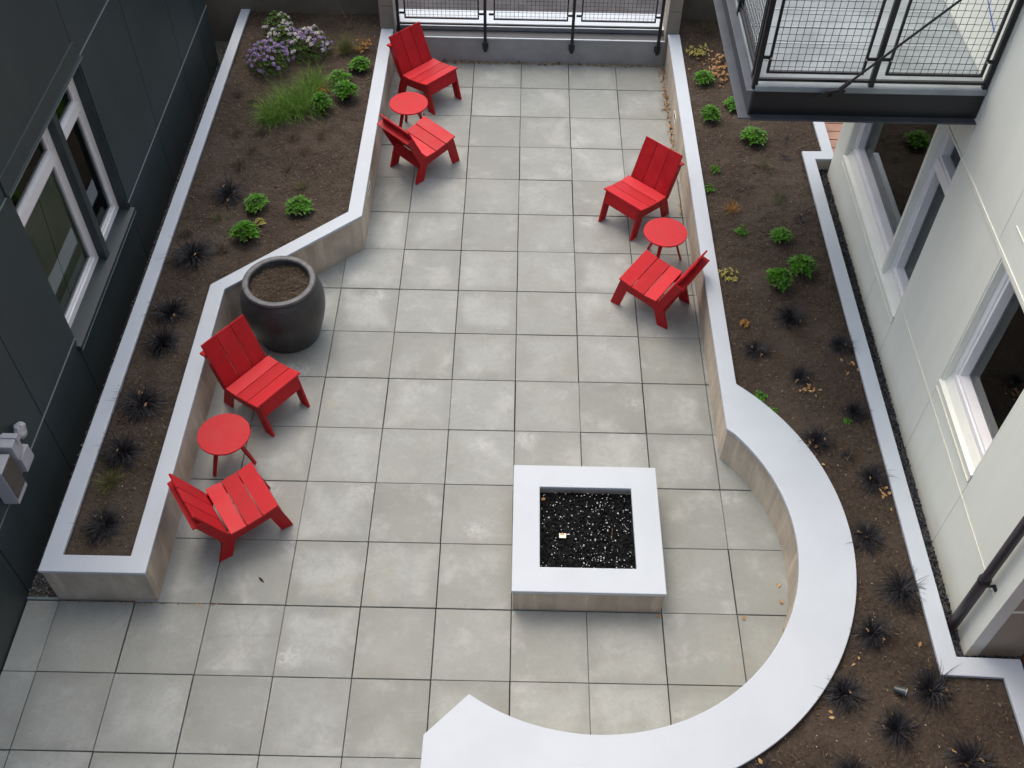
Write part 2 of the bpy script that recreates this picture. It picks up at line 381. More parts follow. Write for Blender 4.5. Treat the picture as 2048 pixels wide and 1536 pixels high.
def inset(poly, d):
    n = len(poly); A = sum(poly[i][0]*poly[(i+1) % n][1]-poly[(i+1) % n][0]*poly[i][1] for i in range(n)); sgn = 1 if A > 0 else -1; out = []
    for i in range(n):
        p0, p1, p2 = Vector(poly[i-1]), Vector(poly[i]), Vector(poly[(i+1) % n])
        e1 = (p1-p0).normalized(); e2 = (p2-p1).normalized(); n1 = Vector((-e1.y, e1.x))*sgn; n2 = Vector((-e2.y, e2.x))*sgn
        m_ = (n1+n2); m_.normalize(); k = d/max(.35, m_.dot(n1)); out.append((p1.x+m_.x*k, p1.y+m_.y*k))
    return out

# ------------------------------------------------------------------ ground and paving
g = MB(); g.box(-80, 80, -60, 7.24, -.6, -.06); tag(g.build('ground', MT['joint']), kind='structure')
g = MB(); g.box(-80, 80, 7.24, 160, -1.6, -.5); tag(g.build('road', MT['asphalt']), kind='structure')
def paving():
    me = bpy.data.meshes.new('paving'); V = []; Fc = []; colr = []
    gap = .0032; rg = random.Random(5)
    special = {(-4, -3), (-2, -4)}
    for i in range(-7, 6):
        for j in range(-9, 11):
            x0, x1, y0, y1 = i*T, (i+1)*T, j*T, (j+1)*T
            fx0 = max(x0, -3.925)
            if fx0 > x1-.03: continue
            if j >= -2 and x1 < -2.9: continue
            if y1 > 0 and x0 > 1.9: continue
            if x0 > 3.0: continue
            y1c = min(y1, 6.69)
            tz = rg.uniform(-.0012, .0012); tx = rg.uniform(-.0012, .0012); ty = rg.uniform(-.0012, .0012); rr = rg.random(); bv = .003
            jx, jy = rg.uniform(-.0022, .0022), rg.uniform(-.0022, .0022)
            a = [(fx0+gap+jx, y0+gap+jy), (x1-gap+jx, y0+gap+jy), (x1-gap+jx, y1c-gap+jy), (fx0+gap+jx, y1c-gap+jy)]
            b = [(fx0+gap+bv+jx, y0+gap+bv+jy), (x1-gap-bv+jx, y0+gap+bv+jy), (x1-gap-bv+jx, y1c-gap-bv+jy), (fx0+gap+bv+jx, y1c-gap-bv+jy)]
            zf = lambda x, y: tz+tx*(x-x0)/T+ty*(y-y0)/T
            k = len(V); V += [(x, y, -.05) for x, y in a]+[(x, y, zf(x, y)-bv) for x, y in a]+[(x, y, zf(x, y)) for x, y in b]
            Fc += [(k+8, k+9, k+10, k+11)]+[(k+q, k+(q+1) % 4, k+4+(q+1) % 4, k+4+q) for q in range(4)]+[(k+4+q, k+4+(q+1) % 4, k+8+(q+1) % 4, k+8+q) for q in range(4)]
            s_ = {(-4, -3): 1., (-2, -4): .5}.get((i, j), 0.)
            colr.append((x0, y0, rr, s_, 9))
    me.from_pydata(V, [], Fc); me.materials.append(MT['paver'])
    ca = me.color_attributes.new('tile', 'FLOAT_COLOR', 'CORNER'); k = 0
    for ti, (x0, y0, rr, s_, nf) in enumerate(colr):
        for q in range(nf):
            p = me.polygons[ti*9+q]
            for li in p.loop_indices:
                co = me.vertices[me.loops[li].vertex_index].co
                ca.data[li].color = ((co.x-x0)/T, (co.y-y0)/T, rr, s_)
    o = bpy.data.objects.new('paving', me); COL.objects.link(o); tag(o, kind='structure')
paving()

def planter(name, label, cat, poly, z=.46, zb=-.05):
    t = thing(name, label, cat, (0, 0, 0))
    a = MB(); a.prism(inset(poly, .012), zb, z-.034); a.build('wall', MT['wallc'], t, bevel=.004)
    c = MB(); c.prism(poly, z-.034, z); c.build('cap', MT['cap'], t, bevel=.006, seg=3)
    return t
planter('planter_wall', 'raised concrete planter wall with white cap, angled beside the big dark pot', 'planter wall', PL_OUT+PL_IN)
planter('planter_wall', 'long concrete planter wall that sweeps into a wide white-capped semicircular bench around the fire pit', 'bench wall', BENCH)
planter('planter_wall', 'narrow white-capped planter wall running along the cream building', 'planter wall', EAST)

# soil sheets
def soil(name, inside, bx, z0=.415, seed=0, step=.035, label=None):
    nx = int((bx[1]-bx[0])/step); ny = int((bx[3]-bx[2])/step); rg = random.Random(seed)
    from mathutils import noise as mn
    idx = {}; V = []; Fc = []
    def vid(i, j):
        if (i, j) not in idx:
            x = bx[0]+i*step; y = bx[2]+j*step
            z = z0+.030*mn.noise((x*1.3, y*1.3, seed))+.016*mn.noise((x*6, y*6, seed))+.016*mn.noise((x*17, y*17, seed))+rg.uniform(-.005, .005)
            idx[(i, j)] = len(V); V.append((x, y, min(z, .45)))
        return idx[(i, j)]
    for i in range(nx):
        for j in range(ny):
            if inside(bx[0]+(i+.5)*step, bx[2]+(j+.5)*step): Fc.append((vid(i, j), vid(i+1, j), vid(i+1, j+1), vid(i, j+1)))
    me = bpy.data.meshes.new(name); me.from_pydata(V, [], Fc); me.materials.append(MT['soil']); me.polygons.foreach_set('use_smooth', [True]*len(Fc))
    o = bpy.data.objects.new(name, me); COL.objects.link(o); tag(o, kind='structure'); return o
PLS = [(-3.59, -1.12), (-2.94, -1.12), (-2.94, 1.95), (-1.72, 3.08), (-1.72, 7.07), (-3.58, 7.07)]
inL = lambda x, y: inpoly(x, y, PLS)
def inR(x, y):
    if hypot(x-BC2[0], y-BC2[1]) < 1.95: return False
    if y < -2.8: return x > -.55 and x < 3.7
    xr = 3.22 if y > -1.85 and y < 4.23 else (3.44 if y > 0 else 3.70)
    xl = 1.93 if y > .4 else .7
    return xl < x < xr and y < 7.06
soil('soil', inL, (-3.6, -1.7, -1.15, 7.1), seed=3); soil('soil', inR, (-.6, 3.75, -4.5, 7.1), seed=9)
from mathutils import noise as mn
def soilz(x, y, seed=3): return .415+.030*mn.noise((x*1.3, y*1.3, seed))+.016*mn.noise((x*6, y*6, seed))
def SZ(x, y): return soilz(x, y, 3 if x < 0 else 9)

# loose bark chips, straw and pale grit lying on the soil
for nm, ins, bx, n in (('bark_mulch', inL, (-3.5, -1.8, -1.0, 7.), 5200), ('bark_mulch', inR, (1.0, 3.6, -3.2, 7.), 5200)):
    b = MB()
    k = 0
    while k < n:
        x = U(bx[0], bx[1]); y = U(bx[2], bx[3])
        if not ins(x, y): continue
        k += 1; z = SZ(x, y)+.004; q = R(); a = U(0, pi); tl = U(-.35, .35)
        if q < .80: L_, W_, m_ = U(.008, .03), U(.003, .009), MT['chip']
        elif q < .955: L_, W_, m_ = U(.02, .06), U(.0012, .0025), MT['drygrass']
        else: L_ = U(.003, .008); W_ = L_*.8; m_ = MT['speck']
        b.bar((x-cos(a)*L_/2, y-sin(a)*L_/2, z-tl*L_/2), (x+cos(a)*L_/2, y+sin(a)*L_/2, z+tl*L_/2+.001), W_, W_*.5, m=m_, r=R())
    tag(b.build(nm), 'brown bark mulch and pale grit strewn over the '+('left' if nm and ins is inL else 'right')+' planting bed', 'mulch', kind='stuff')

def pebbles(name, label, n, f, size, m, flat=.7):
    b = MB()
    for _ in range(n):
        x, y, z = f(); s = U(*size); a = U(0, 6.28); vs = []
        for (px, py, pz) in ((1, 0, 0), (-.2, 1, .1), (-1, -.1, 0), (.1, -1, -.1), (.1, .1, 1), (0, 0, -1)):
            px *= U(.8, 1.2)*s; py *= U(.6, 1.1)*s; pz *= U(.7, 1.1)*s*flat
            vs.append((x+px*cos(a)-py*sin(a), y+px*sin(a)+py*cos(a), z+pz))
        b.add(vs, [(0, 1, 4), (1, 2, 4), (2, 3, 4), (3, 0, 4), (1, 0, 5), (2, 1, 5), (3, 2, 5), (0, 3, 5)], m, R())
    return tag(b.build(name, smooth=True), label, 'gravel', kind='stuff')
pebbles('gravel', 'grey gravel strip between the dark building and the left planter', 5200, lambda: (U(-3.93, -3.66), U(-1.2, 7.05), U(-.02, .012)), (.007, .016), MT['gravel'])
g = MB(); g.box(-5.6, -3.66, -1.19, 7.08, -.05, -.012); tag(g.build('gravel_bed', MT['joint']), kind='structure')
g = MB(); g.box(-3.925, -3.665, -1.217, -1.192, -.03, .008); g.build('edging', MT['edge'], bevel=.002); tag(bpy.data.objects['edging'], 'thin metal edging strip between the gravel and the paving', 'edging strip')
def pf():
    while True:
        if R() < .82: return (U(3.29, 3.455), U(-1.77, 4.18), U(.295, .315))
        x, y = U(3.3, 3.86), U(-1.79, -1.655); return (x, y, U(.295, .315))
pebbles('gravel', 'dark pebbles in the narrow strip at the foot of the cream building', 4600, pf, (.008, .017), MT['pebble'])
g = MB(); g.box(3.28, 3.9, -1.80, 4.2, -.05, .297); tag(g.build('pebble_bed', MT['joint']), kind='structure')

# ------------------------------------------------------------------ fire pit
fp = thing('fire_pit', 'square concrete fire pit with a wide white cap, filled with black stones', 'fire pit', (.61, -.61, 0))
def ring(o, i_, z0, z1):
    b = MB(); vs = []
    for z in (z0, z1):
        for h in (o, i_): vs += [(-h, -h, z), (h, -h, z), (h, h, z), (-h, h, z)]
    fs = []
    for k in range(4):
        n = (k+1) % 4
        fs += [(k, n, 8+n, 8+k), (4+n, 4+k, 12+k, 12+n), (8+k, 8+n, 12+n, 12+k), (n, k, 4+k, 4+n)]
    b.add(vs, fs); return b
ring(.600, .40, -.03, .272).build('wall', MT['wallc'], fp, bevel=.004)
ring(.612, .387, .272, .312).build('cap', MT['cap'], fp, bevel=.007, seg=3)
b = MB(); b.box(-.41, .41, -.41, .41, .12, .205); b.build('pan', MT['lava'], fp)
b = MB()
for _ in range(2600):
    x, y = U(-.385, .385), U(-.385, .385); s = U(.006, .015); z = U(.208, .232)+.006*sin(x*9)*cos(y*7); vs = []
    for (px, py, pz) in ((1, 0, 0), (0, 1, 0), (-1, 0, 0), (0, -1, 0), (0, 0, 1), (0, 0, -1)): vs.append((x+px*s+U(-.5, .5)*s, y+py*s+U(-.5, .5)*s, z+pz*s+U(-.3, .3)*s))
    b.add(vs, [(0, 1, 4), (1, 2, 4), (2, 3, 4), (3, 0, 4), (1, 0, 5), (2, 1, 5), (3, 2, 5), (0, 3, 5)], MT['lava'], R())
o = tag(b.build('lava_rock', loc=(.61, -.61, 0)), 'crushed black stones filling the square fire pit', 'stones', kind='stuff')
b = MB()  # tiny white specks painted as glints of light on the stones
for _ in range(290):
    x, y = U(-.38, .38), U(-.38, .38)
    if R() < .35: x = U(.0, .38)
    s = U(.0028, .0048) if R() < .8 else U(.0055, .0085); z = U(.236, .246); vs = [(x+px*s, y+py*s, z+pz*s*.8) for px, py, pz in ((1, 0, 0), (0, 1, 0), (-1, 0, 0), (0, -1, 0), (0, 0, 1), (0, 0, -1))]
    b.add(vs, [(0, 1, 4), (1, 2, 4), (2, 3, 4), (3, 0, 4), (1, 0, 5), (2, 1, 5), (3, 2, 5), (0, 3, 5)], MT['glint'])
tag(b.build('white_glint', loc=(.61, -.61, 0)), 'white specks painted as glints of light over the black fire pit stones', 'glints', kind='stuff')
b = MB(); b.box(-.028, .028, -.022, .022, 0, .003, MT['paper']); b.box(.028, .06, .012, .018, .0, .002, MT['paper']); b.mi = [0]*len(b.f); b.box(-.020, .012, .006, .0225, .0005, .0042, MT['tan'], .9)
tag(b.build('paper_scrap', MT['paper'], loc=(.412, -.665, .249)), 'small torn cream paper scrap lying on the black fire pit stones', 'litter')
b = MB(); b.tube([(0, 0, 0), (.006, .05, .004), (.012, .11, 0)], .0012, 4)
tag(b.build('twig', MT['tan'], loc=(.815, -.69, .25)), 'thin pale twig lying on the black fire pit stones', 'twig')

# ------------------------------------------------------------------ red chairs and tables
def make_chair():
    t = thing('lounge_chair', 'x', 'chair', (0, 0, 0), 0, 'red slatted lounge chairs on the patio')
    red = MT['red']; Wh = .2635
    prof = [((.002, .336), (.139, .339)), ((.146, .341), (.286, .364)), ((.293, .366), (.433, .402))]
    b = MB(); jj = (.9, .25, .65)  # shading of each seat slat by its tilt, put into the red
    for k, ((y0, z0), (y1, z1)) in enumerate(prof):
        d = Vector((y1-y0, z1-z0)).normalized(); n = Vector((-d.y, d.x))*-.019
        b.prism([(y0, z0), (y1, z1), (y1+n.x, z1+n.y), (y0+n.x, z0+n.y)], -Wh, Wh, ax='x', r=jj[k])
    b.build('seat', red, t, bevel=.0025, attr='board_light')
    b = MB(); y0, z0, y1, z1 = -.012, .318, -.210, .755; d = Vector((y1-y0, z1-z0)).normalized(); n = Vector((-d.y, d.x))*.019
    for k in range(3):
        x0 = -.248+k*(.496+.007)/3; b.prism([(y0, z0), (y1, z1), (y1+n.x, z1+n.y), (y0+n.x, z0+n.y)], x0, x0+.1605, ax='x', r=(.1, .3, 0)[k])
    b.build('backrest', red, t, bevel=.0025, attr='board_light')
    for s in (-1, 1):
        xo, xi = s*.236, s*.212
        b = MB(); b.prism([(.427, .383), (.519, 0), (.413, 0), (.318, .358)], min(xo, xi), max(xo, xi), ax='x', r=0); b.build('leg', red, t, bevel=.002, attr='board_light')
        b = MB(); b.prism([(.068, .316), (-.038, 0), (-.154, 0), (-.052, .318)], min(xo, xi), max(xo, xi), ax='x', r=0); b.build('leg', red, t, bevel=.002, attr='board_light')
        xo, xi = s*.233, s*.214
        b = MB(); b.prism([(.062, .316), (.318, .349), (.36, .24), (.03, .19)], min(xo, xi), max(xo, xi), ax='x', r=0); b.build('side_rail', red, t, bevel=.002, attr='board_light')
        xo, xi = s*.246, s*.2275
        b = MB(); b.prism([(-.034, .322), (-.181, .645), (-.247, .628), (-.075, .245)], min(xo, xi), max(xo, xi), ax='x', r=0); b.build('back_support', red, t, bevel=.002, attr='board_light')
    b = MB(); b.prism([(.431, .380), (.463, .243), (.444, .239), (.412, .376)], -.211, .211, ax='x', r=0); b.build('front_apron', red, t, bevel=.002, attr='board_light')
    b = MB(); b.prism([(-.052, .312), (-.092, .19), (-.074, .186), (-.034, .308)], -.211, .211, ax='x', r=0); b.build('rear_apron', red, t, bevel=.002, attr='board_light')
    b = MB(); b.prism([(-.183, .650), (-.262, .634), (-.258, .616), (-.176, .633)], -.262, .262, ax='x', r=.2); b.build('back_rail', red, t, bevel=.002, attr='board_light')
    return t
CH = [(-1.277, 6.013, -2.324, 'red slatted chair in the far left corner by the mesh fence, facing the fire pit'),
      (-1.235, 4.405, -.783, 'red slatted chair just below the farthest round table, its back against the left planter'),
      (1.407, 3.788, -3.891, 'farther red slatted chair beside the right planter wall, facing left toward us'),
      (1.521, 2.218, .963, 'nearer red slatted chair beside the right planter wall, facing up and left'),
      (-2.478, .976, -2.220, 'red slatted chair right beside the big dark pot'),
      (-2.443, -.555, -.964, 'red slatted chair nearest the bottom left, near the planter end')]
c0 = make_chair()
for i, (x, y, th, lb) in enumerate(CH):
    if i == 0: c0.location = (x, y, .002); c0.rotation_euler = (0, 0, th); c0['label'] = lb
    else: dup(c0, (x, y, .002), th, label=lb)
def make_table():
    t = thing('side_table', 'x', 'table', (0, 0, 0), 0, 'round red side tables between the chairs'); red = MT['red']
    b = MB(); n = 64; pr = [(0.0005, .381), (.222, .381), (.2275, .385), (.2285, .391), (.2275, .397), (.224, .400), (.0005, .400)]
    b.lathe(pr, n); o = b.build('tabletop', red, t, attr='board_light'); 
    for p in o.data.polygons: p.use_smooth = False
    for k in range(3):
        a = radians(120*k); ca, sa = cos(a), sin(a)
        b = MB(); b.bar((.085*ca, .085*sa, .381), (.212*ca, .212*sa, .0), .045, .024, up=(ca, sa, .2), w2=.028, h2=.022, r=0)
        b.build('leg', red, t, bevel=.004, attr='board_light')
    b = MB(); b.tube([(0, 0, .360), (0, 0, .381)], .10, 24, r=0); b.build('hub', red, t, attr='board_light')
    return t
TB = [(-1.322, 5.150, 110, 'round red side table between the two far left chairs'), (1.533, 2.960, 126, 'round red side table between the two right-hand chairs'),
      (-2.530, .205, 113, 'round red side table nearest us, between the two near left chairs')]
t0 = make_table()
for i, (x, y, a, lb) in enumerate(TB):
    if i == 0: t0.location = (x, y, .001); t0.rotation_euler = (0, 0, radians(a)); t0['label'] = lb
    else: dup(t0, (x, y, .001), radians(a), label=lb)

# ------------------------------------------------------------------ big pot
pt = thing('planter_pot', 'large rounded charcoal clay pot of bare soil standing on the patio', 'pot', (-2.262, 1.805, 0))
prof = [(.02, .0), (.285, 0), (.302, .012), (.335, .11), (.372, .24), (.396, .36), (.402, .44), (.394, .53), (.368, .615), (.345, .655), (.334, .668)]
def smoothp(pr, n=5):
    out = []
    for i in range(len(pr)-1):
        p0 = pr[max(i-1, 0)]; p1 = pr[i]; p2 = pr[i+1]; p3 = pr[min(i+2, len(pr)-1)]
        for k in range(n):
            t = k/n; out.append(tuple(.5*((2*p1[q])+(-p0[q]+p2[q])*t+(2*p0[q]-5*p1[q]+4*p2[q]-p3[q])*t*t+(-p0[q]+3*p1[q]-3*p2[q]+p3[q])*t**3) for q in (0, 1)))
    return out+[pr[-1]]
b = MB(); b.lathe(prof[:2]+smoothp(prof[1:]), 72); b.build('body', MT['pot'], pt, smooth=True)
b = MB(); b.lathe(smoothp([(.332, .664), (.343, .674), (.348, .690), (.344, .706), (.334, .712), (.300, .712), (.290, .704), (.287, .690), (.300, .60), (.30, .5)], 4), 72); b.build('rim', MT['potrim'], pt, smooth=True)
b = MB(); rings = 14; n = 48; vs = [(0, 0, .64)]
for i in range(1, rings+1):
    for k in range(n):
        rr = .298*i/rings; a = 2*pi*k/n; vs.append((rr*cos(a), rr*sin(a), .632+.02*mn.noise((rr*cos(a)*9, rr*sin(a)*9, 2))+U(-.003, .003)))
fs = [(0, 1+k, 1+(k+1) % n) for k in range(n)]+[(1+(i-1)*n+k, 1+i*n+k, 1+i*n+(k+1) % n, 1+(i-1)*n+(k+1) % n) for i in range(1, rings) for k in range(n)]
b.add(vs, fs, MT['soil'])
for _ in range(650):
    a = U(0, 6.28); rr = .28*R()**.5; x, y = rr*cos(a), rr*sin(a); a = U(0, pi); L_ = U(.008, .03); z = .646+.02*mn.noise((x*9, y*9, 2))
    b.bar((x-cos(a)*L_/2, y-sin(a)*L_/2, z), (x+cos(a)*L_/2, y+sin(a)*L_/2, z+U(-.003, .004)), U(.002, .005), .002, m=MT['chip'] if R() < .75 else MT['drygrass'], r=R()*.6)
b.build('potting_soil', None, pt, smooth=False)

# ------------------------------------------------------------------ recessed step lights in the planter walls
for x, y, z, s, lb in ((-1.647, 3.70, .295, 1, 'small recessed step light in the left planter wall face'), (1.862, 5.30, .17, -1, 'small recessed step light in the right planter wall face, near the far end')):
    t = thing('step_light', lb, 'light', (x, y, z), 0, 'recessed step lights in the planter walls')
    b = MB(); X0, X1 = (-.004, .006) if s > 0 else (-.006, .004)
    b.box(X0, X1, -.085, .085, .030, .040); b.box(X0, X1, -.085, .085, -.040, -.030); b.box(X0, X1, -.085, -.075, -.03, .03); b.box(X0, X1, .075, .085, -.03, .03)
    b.build('frame', MT['creamtrim'], t)
    b = MB(); b.box(-.003, .002, -.075, .075, -.030, .030) if s > 0 else b.box(-.002, .003, -.075, .075, -.030, .030); b.build('lens', MT['room'], t)

# ------------------------------------------------------------------ dark building on the left
db = thing('dark_building', 'dark teal clad building along the left with two tall white-framed windows', 'building', (-3.93, 2, 0))
def lb_(bm, name, m, parent=db, **k):
    return bm.build(name, m, parent, loc=(3.93, -2, 0), **k) if parent is db else bm.build(name, m, parent, **k)
XW = -3.93; RX = (.95, 2.80, .71, 2.41)
ys = [-9, -7.2, -6, -4.8, -3.6, -2.36, -1.15, .055, .955, 2.81, 4.05, 5.26, 6.12, 6.585]
b = MB(); G = .005
for i in range(len(ys)-1):
    a0, a1 = ys[i]+G, ys[i+1]-G
    b.box(XW-.02, XW, a0, a1, -.05, .634 if ys[i] == .955 else .762)
    if not (ys[i] > .9 and ys[i+1] < 2.9 and ys[i+1] > 2): b.box(XW-.02, XW, a0, a1, .778, 2.402)
ys2 = [-9, -7.2, -6, -4.8, -3.6, -2.36, -1.15, .055, .90, 2.77, 4.05, 5.26, 6.12, 6.585]
for i in range(len(ys2)-1):
    b.box(XW-.02, XW, ys2[i]+G, ys2[i+1]-G, 2.42, 4.35)
b.box(-8, XW-.02, 6.57, 6.585, -.05, 4.35)
lb_(b, 'cladding', MT['dark'], bevel=.0015)
b = MB()
for y0, y1 in ((-9, RX[0]), (RX[1], 6.57)): b.box(XW-.10, XW-.022, y0, y1, -.05, 4.35)
b.box(XW-.10, XW-.022, RX[0], RX[1], -.05, .655); b.box(XW-.10, XW-.022, RX[0], RX[1], 2.42, 4.35); b.box(-8, XW-.9, -9, 6.568, -.05, 4.35)
b.box(XW-.9, XW-.1, -9, .5, -.05, 4.35); b.box(XW-.9, XW-.1, 3.2, 6.568, -.05, 4.35); b.box(XW-.9, XW-.1, .5, 3.2, -.05, .6); b.box(XW-.9, XW-.1, .5, 3.2, 2.5, 4.35)
lb_(b, 'wall', MT['room'])
for rt in ((-9, .955, .765), (2.81, 6.587, .765), (2.85, 6.587, 2.405), (-9, .90, 2.405)):
    b = MB(); b.box(XW-.015, XW+.006, rt[0], rt[1], rt[2], rt[2]+.007); lb_(b, 'reveal_trim', MT['edge'])
b = MB(); b.prism([(.90, 2.58), (2.80, 2.58), (2.80, 2.425), (.90, 2.425)], XW-.01, XW+.012, ax='x'); b.box(XW-.09, XW+.032, .90, 2.84, 2.408, 2.425); lb_(b, 'head_flashing', MT['darktrim'], bevel=.002)
b = MB(); b.box(XW+.026, XW+.034, .90, 2.84, 2.404, 2.410); lb_(b, 'drip_edge', MT['edge'])
b = MB(); b.prism([(XW-.10, .722), (XW+.040, .690), (XW+.040, .640), (XW-.018, .640), (XW-.018, .66), (XW-.10, .66)], .925, 2.835)
b.v = [(x, z, y) for x, y, z in b.v]; lb_(b, 'window_sill', MT['darktrim'], bevel=.002)
b = MB(); b.box(XW+.0405, XW+.043, .925, 2.835, .640, .646); lb_(b, 'drip_edge', MT['edge'])
for jy in (2.785, .95):
    b = MB(); b.box(XW-.10, XW-.006, jy, jy+.015, .70, 2.41); lb_(b, 'window_jamb', MT['dark'])
b = MB(); b.box(XW-.11, XW-.022, 2.045, 2.135, .705, 2.408); lb_(b, 'window_mullion', MT['dark'], bevel=.003)
def window(parent, y0, y1, z0, z1, x, s, trans, fw=.070, blind=False, off=None, sash=.030, gl=.035):
    """x = face of the frame, s=+1 faces +X"""
    loc = off
    fr = MB(); dp = max(.06, gl+.02)
    def bx(a, b_, c, d, e=0, f=dp):
        X = sorted((x-s*e, x-s*f)); fr.box(X[0], X[1], a, b_, c, d)
    bx(y0, y1, z0, z0+fw); bx(y0, y1, z1-fw, z1); bx(y0, y0+fw, z0+fw, z1-fw); bx(y1-fw, y1, z0+fw, z1-fw)
    if trans: bx(y0+fw, y1-fw, trans, trans+.095)
    i_ = .014
    for c, d in (((z0+fw, trans), (trans+.095, z1-fw)) if trans else ((z0+fw, z1-fw),)):   # inner sash
        a, b_ = y0+fw, y1-fw
        bx(a, b_, c, c+sash, i_); bx(a, b_, d-sash, d, i_); bx(a, a+sash, c+sash, d-sash, i_); bx(b_-sash, b_, c+sash, d-sash, i_)
    o = fr.build('window', MT['winwhite'], parent, loc=loc, bevel=.003)
    p = MB(); X = x-s*gl
    for c, d in (((z0+fw, trans), (trans+.095, z1-fw)) if trans else ((z0+fw, z1-fw),)):
        p.add([(X, y0+fw, c), (X, y1-fw, c), (X, y1-fw, d), (X, y0+fw, d)], [(0, 1, 2, 3) if s > 0 else (3, 2, 1, 0)])
    p.build('pane', MT['glass'], o)
    if blind:
        q = MB(); zz = z0+.08
        while zz < (trans or z1)-.03:
            X0 = x-s*.062; q.add([(X0, y0+.075, zz), (X0, y1-.075, zz), (X0-s*.016, y1-.075, zz+.026), (X0-s*.016, y0+.075, zz+.026)], [(0, 1, 2, 3)]); zz += .040
        q.build('blind', MT['blind'], o)
        q = MB(); q.bar((x-s*.055, y0+.45, z0+.1), (x-s*.055, y0+.62, (trans or z1)-.02), .005); q.build('cord', MT['plast'], o)
    return o
LO = (3.93, -2, 0)
window(db, 2.125, 2.787, .722, 2.402, XW-.098, 1, 1.93, off=LO)
window(db, .965, 2.05, .722, 2.402, XW-.098, 1, 1.93, blind=True, off=LO)

# wall fittings on the dark building
t = thing('electrical_box', 'large grey electrical box with a brown front on the dark wall', 'box', (-3.93, -.76, 1.04))
b = MB(); b.box(.004, .125, -.092, .092, -.20, .20); b.build('housing', MT['plast'], t, bevel=.004)
b = MB(); b.box(.126, .132, -.086, .086, -.140, .194); b.build('front_panel', MT['plastb'], t, bevel=.002)
t = thing('junction_box', 'plain pale grey box, lower one of the pair on the dark wall', 'box', (-3.93, -.515, .985))
b = MB(); b.box(.004, .13, -.078, .078, -.080, .080); b.build('housing', MT['plast'], t, bevel=.006)
b = MB(); b.tube([(.06, -.02, .08), (.06, -.045, .125)], .03, 12); b.build('conduit', MT['plast'], t)
t = thing('junction_box', 'pale grey box with a raised lid, above its twin on the dark wall', 'box', (-3.93, -.57, 1.185))
b = MB(); b.box(.004, .14, -.062, .062, -.075, .09); b.build('housing', MT['plast'], t, bevel=.006)
b = MB(); b.box(.03, .15, .02, .068, .03, .10); b.build('lid', MT['plast'], t, bevel=.004)
b = MB(); rg = random.Random(4); vs = []; fs = []
for i in range(7):
    for k in range(10):
        th = pi*i/6; ph = 2*pi*k/10; q = rg.uniform(.72, 1.1); vs.append((.05+.05*sin(th)*cos(ph)*q, .07*sin(th)*sin(ph)*q, .085*cos(th)*q))
fs = [(i*10+k, i*10+(k+1) % 10, (i+1)*10+(k+1) % 10, (i+1)*10+k) for i in range(6) for k in range(10)]
b.add(vs, fs); tag(b.build('plastic_cover', MT['plast'], loc=(-3.925, -.34, 1.10)), 'crumpled clear plastic cover on the dark wall beside the pale boxes', 'cover')

# ------------------------------------------------------------------ cream building on the right
cb = thing('cream_building', 'cream panelled building along the right with white-framed windows and a downpipe', 'building', (3.44, 1.2, 0))
CO = (-3.44, -1.2, 0)
def cbb(bm, name, m, **k): return bm.build(name, m, cb, loc=CO, **k)
X = 3.44
P_ = []
low = [(-1.57, -.69), (-.69, .27), (.27, 1.375)]
for a0, a1 in low: P_.append((a0, a1, .26, .995))
P_ += [(1.375, 2.03, .26, .735), (2.03, 4.08, .26, .735), (3.768, 4.08, .738, 2.605), (-1.57, -.69, 1.005, 2.58), (.27, 1.375, 1.005, 2.58), (-.69, .27, 1.005, 1.158)]
up = [-1.57, -.69, .40, 1.375, 2.6, 4.08]
for i in range(len(up)-1):
    P_ += [(up[i], up[i+1], 2.62, 5.3), (up[i], up[i+1], 5.31, 7.4), (up[i], up[i+1], 7.41, 9.4)]
b = MB()
for a0, a1, c, d in P_: b.box(X, X+.02, a0+.0025, a1-.0025, c, d)
cbb(b, 'wall_panel', MT['cream'], bevel=.0015)
b = MB()
for a0, a1, c, d in P_: b.box(X+.022, X+.16, a0, a1, c-.004, d)
b.box(X+.022, X+.16, -.69, .27, 2.56, 2.64); b.box(X+.022, X+.16, 1.375, 4.08, 2.6, 2.64)
b.box(X+.9, 9, -1.62, 4.07, .2, 9.4); b.box(X+.16, X+.9, -1.62, -.8, .2, 9.4); b.box(X+.16, X+.9, .4, 1.3, .2, 9.4); b.box(X+.16, X+.9, 3.9, 4.07, .2, 9.4)
b.box(X+.16, X+.9, -.8, .4, .2, 1.1); b.box(X+.16, X+.9, 1.3, 3.9, .2, .7); b.box(X+.16, X+.9, -.8, .4, 2.7, 9.4); b.box(X+.16, X+.9, 1.3, 3.9, 2.7, 9.4)
cbb(b, 'wall', MT['room'])
for rt in ((X-.005, X+.002, -1.57, 1.375, .997, 1.003), (X-.006, X+.02, -1.57, 1.375, 2.583, 2.589), (X-.006, X+.02, 1.377, 4.08, 2.608, 2.615), (X-.006, X+.0, -1.57, .28, 2.86, 2.865)):
    b = MB(); b.box(*rt); cbb(b, 'reveal_trim', MT['creamedge'])
b = MB(); b.box(X-.006, X+.02, -1.57, 1.375, 2.594, 2.618); cbb(b, 'band_board', MT['creamtrim'])
b = MB(); b.box(X-.008, X+.10, -1.69, -1.572, .26, 9.4); cbb(b, 'corner_board', MT['creamtrim'], bevel=.003)
for c, d in ((.26, .985), (1.010, 9.4)):
    b = MB(); b.box(X+.101, X+.43, -1.684, -1.63, c, d); cbb(b, 'end_panel', MT['warm'], bevel=.002)
b = MB(); b.box(X+.10, X+.43, -1.692, -1.68, .988, 1.004); cbb(b, 'reveal_trim', MT['creamedge'])
b = MB(); b.box(X+.432, X+.46, -8, -1.64, .0, 9.4); cbb(b, 'cedar_siding', MT['rust'])
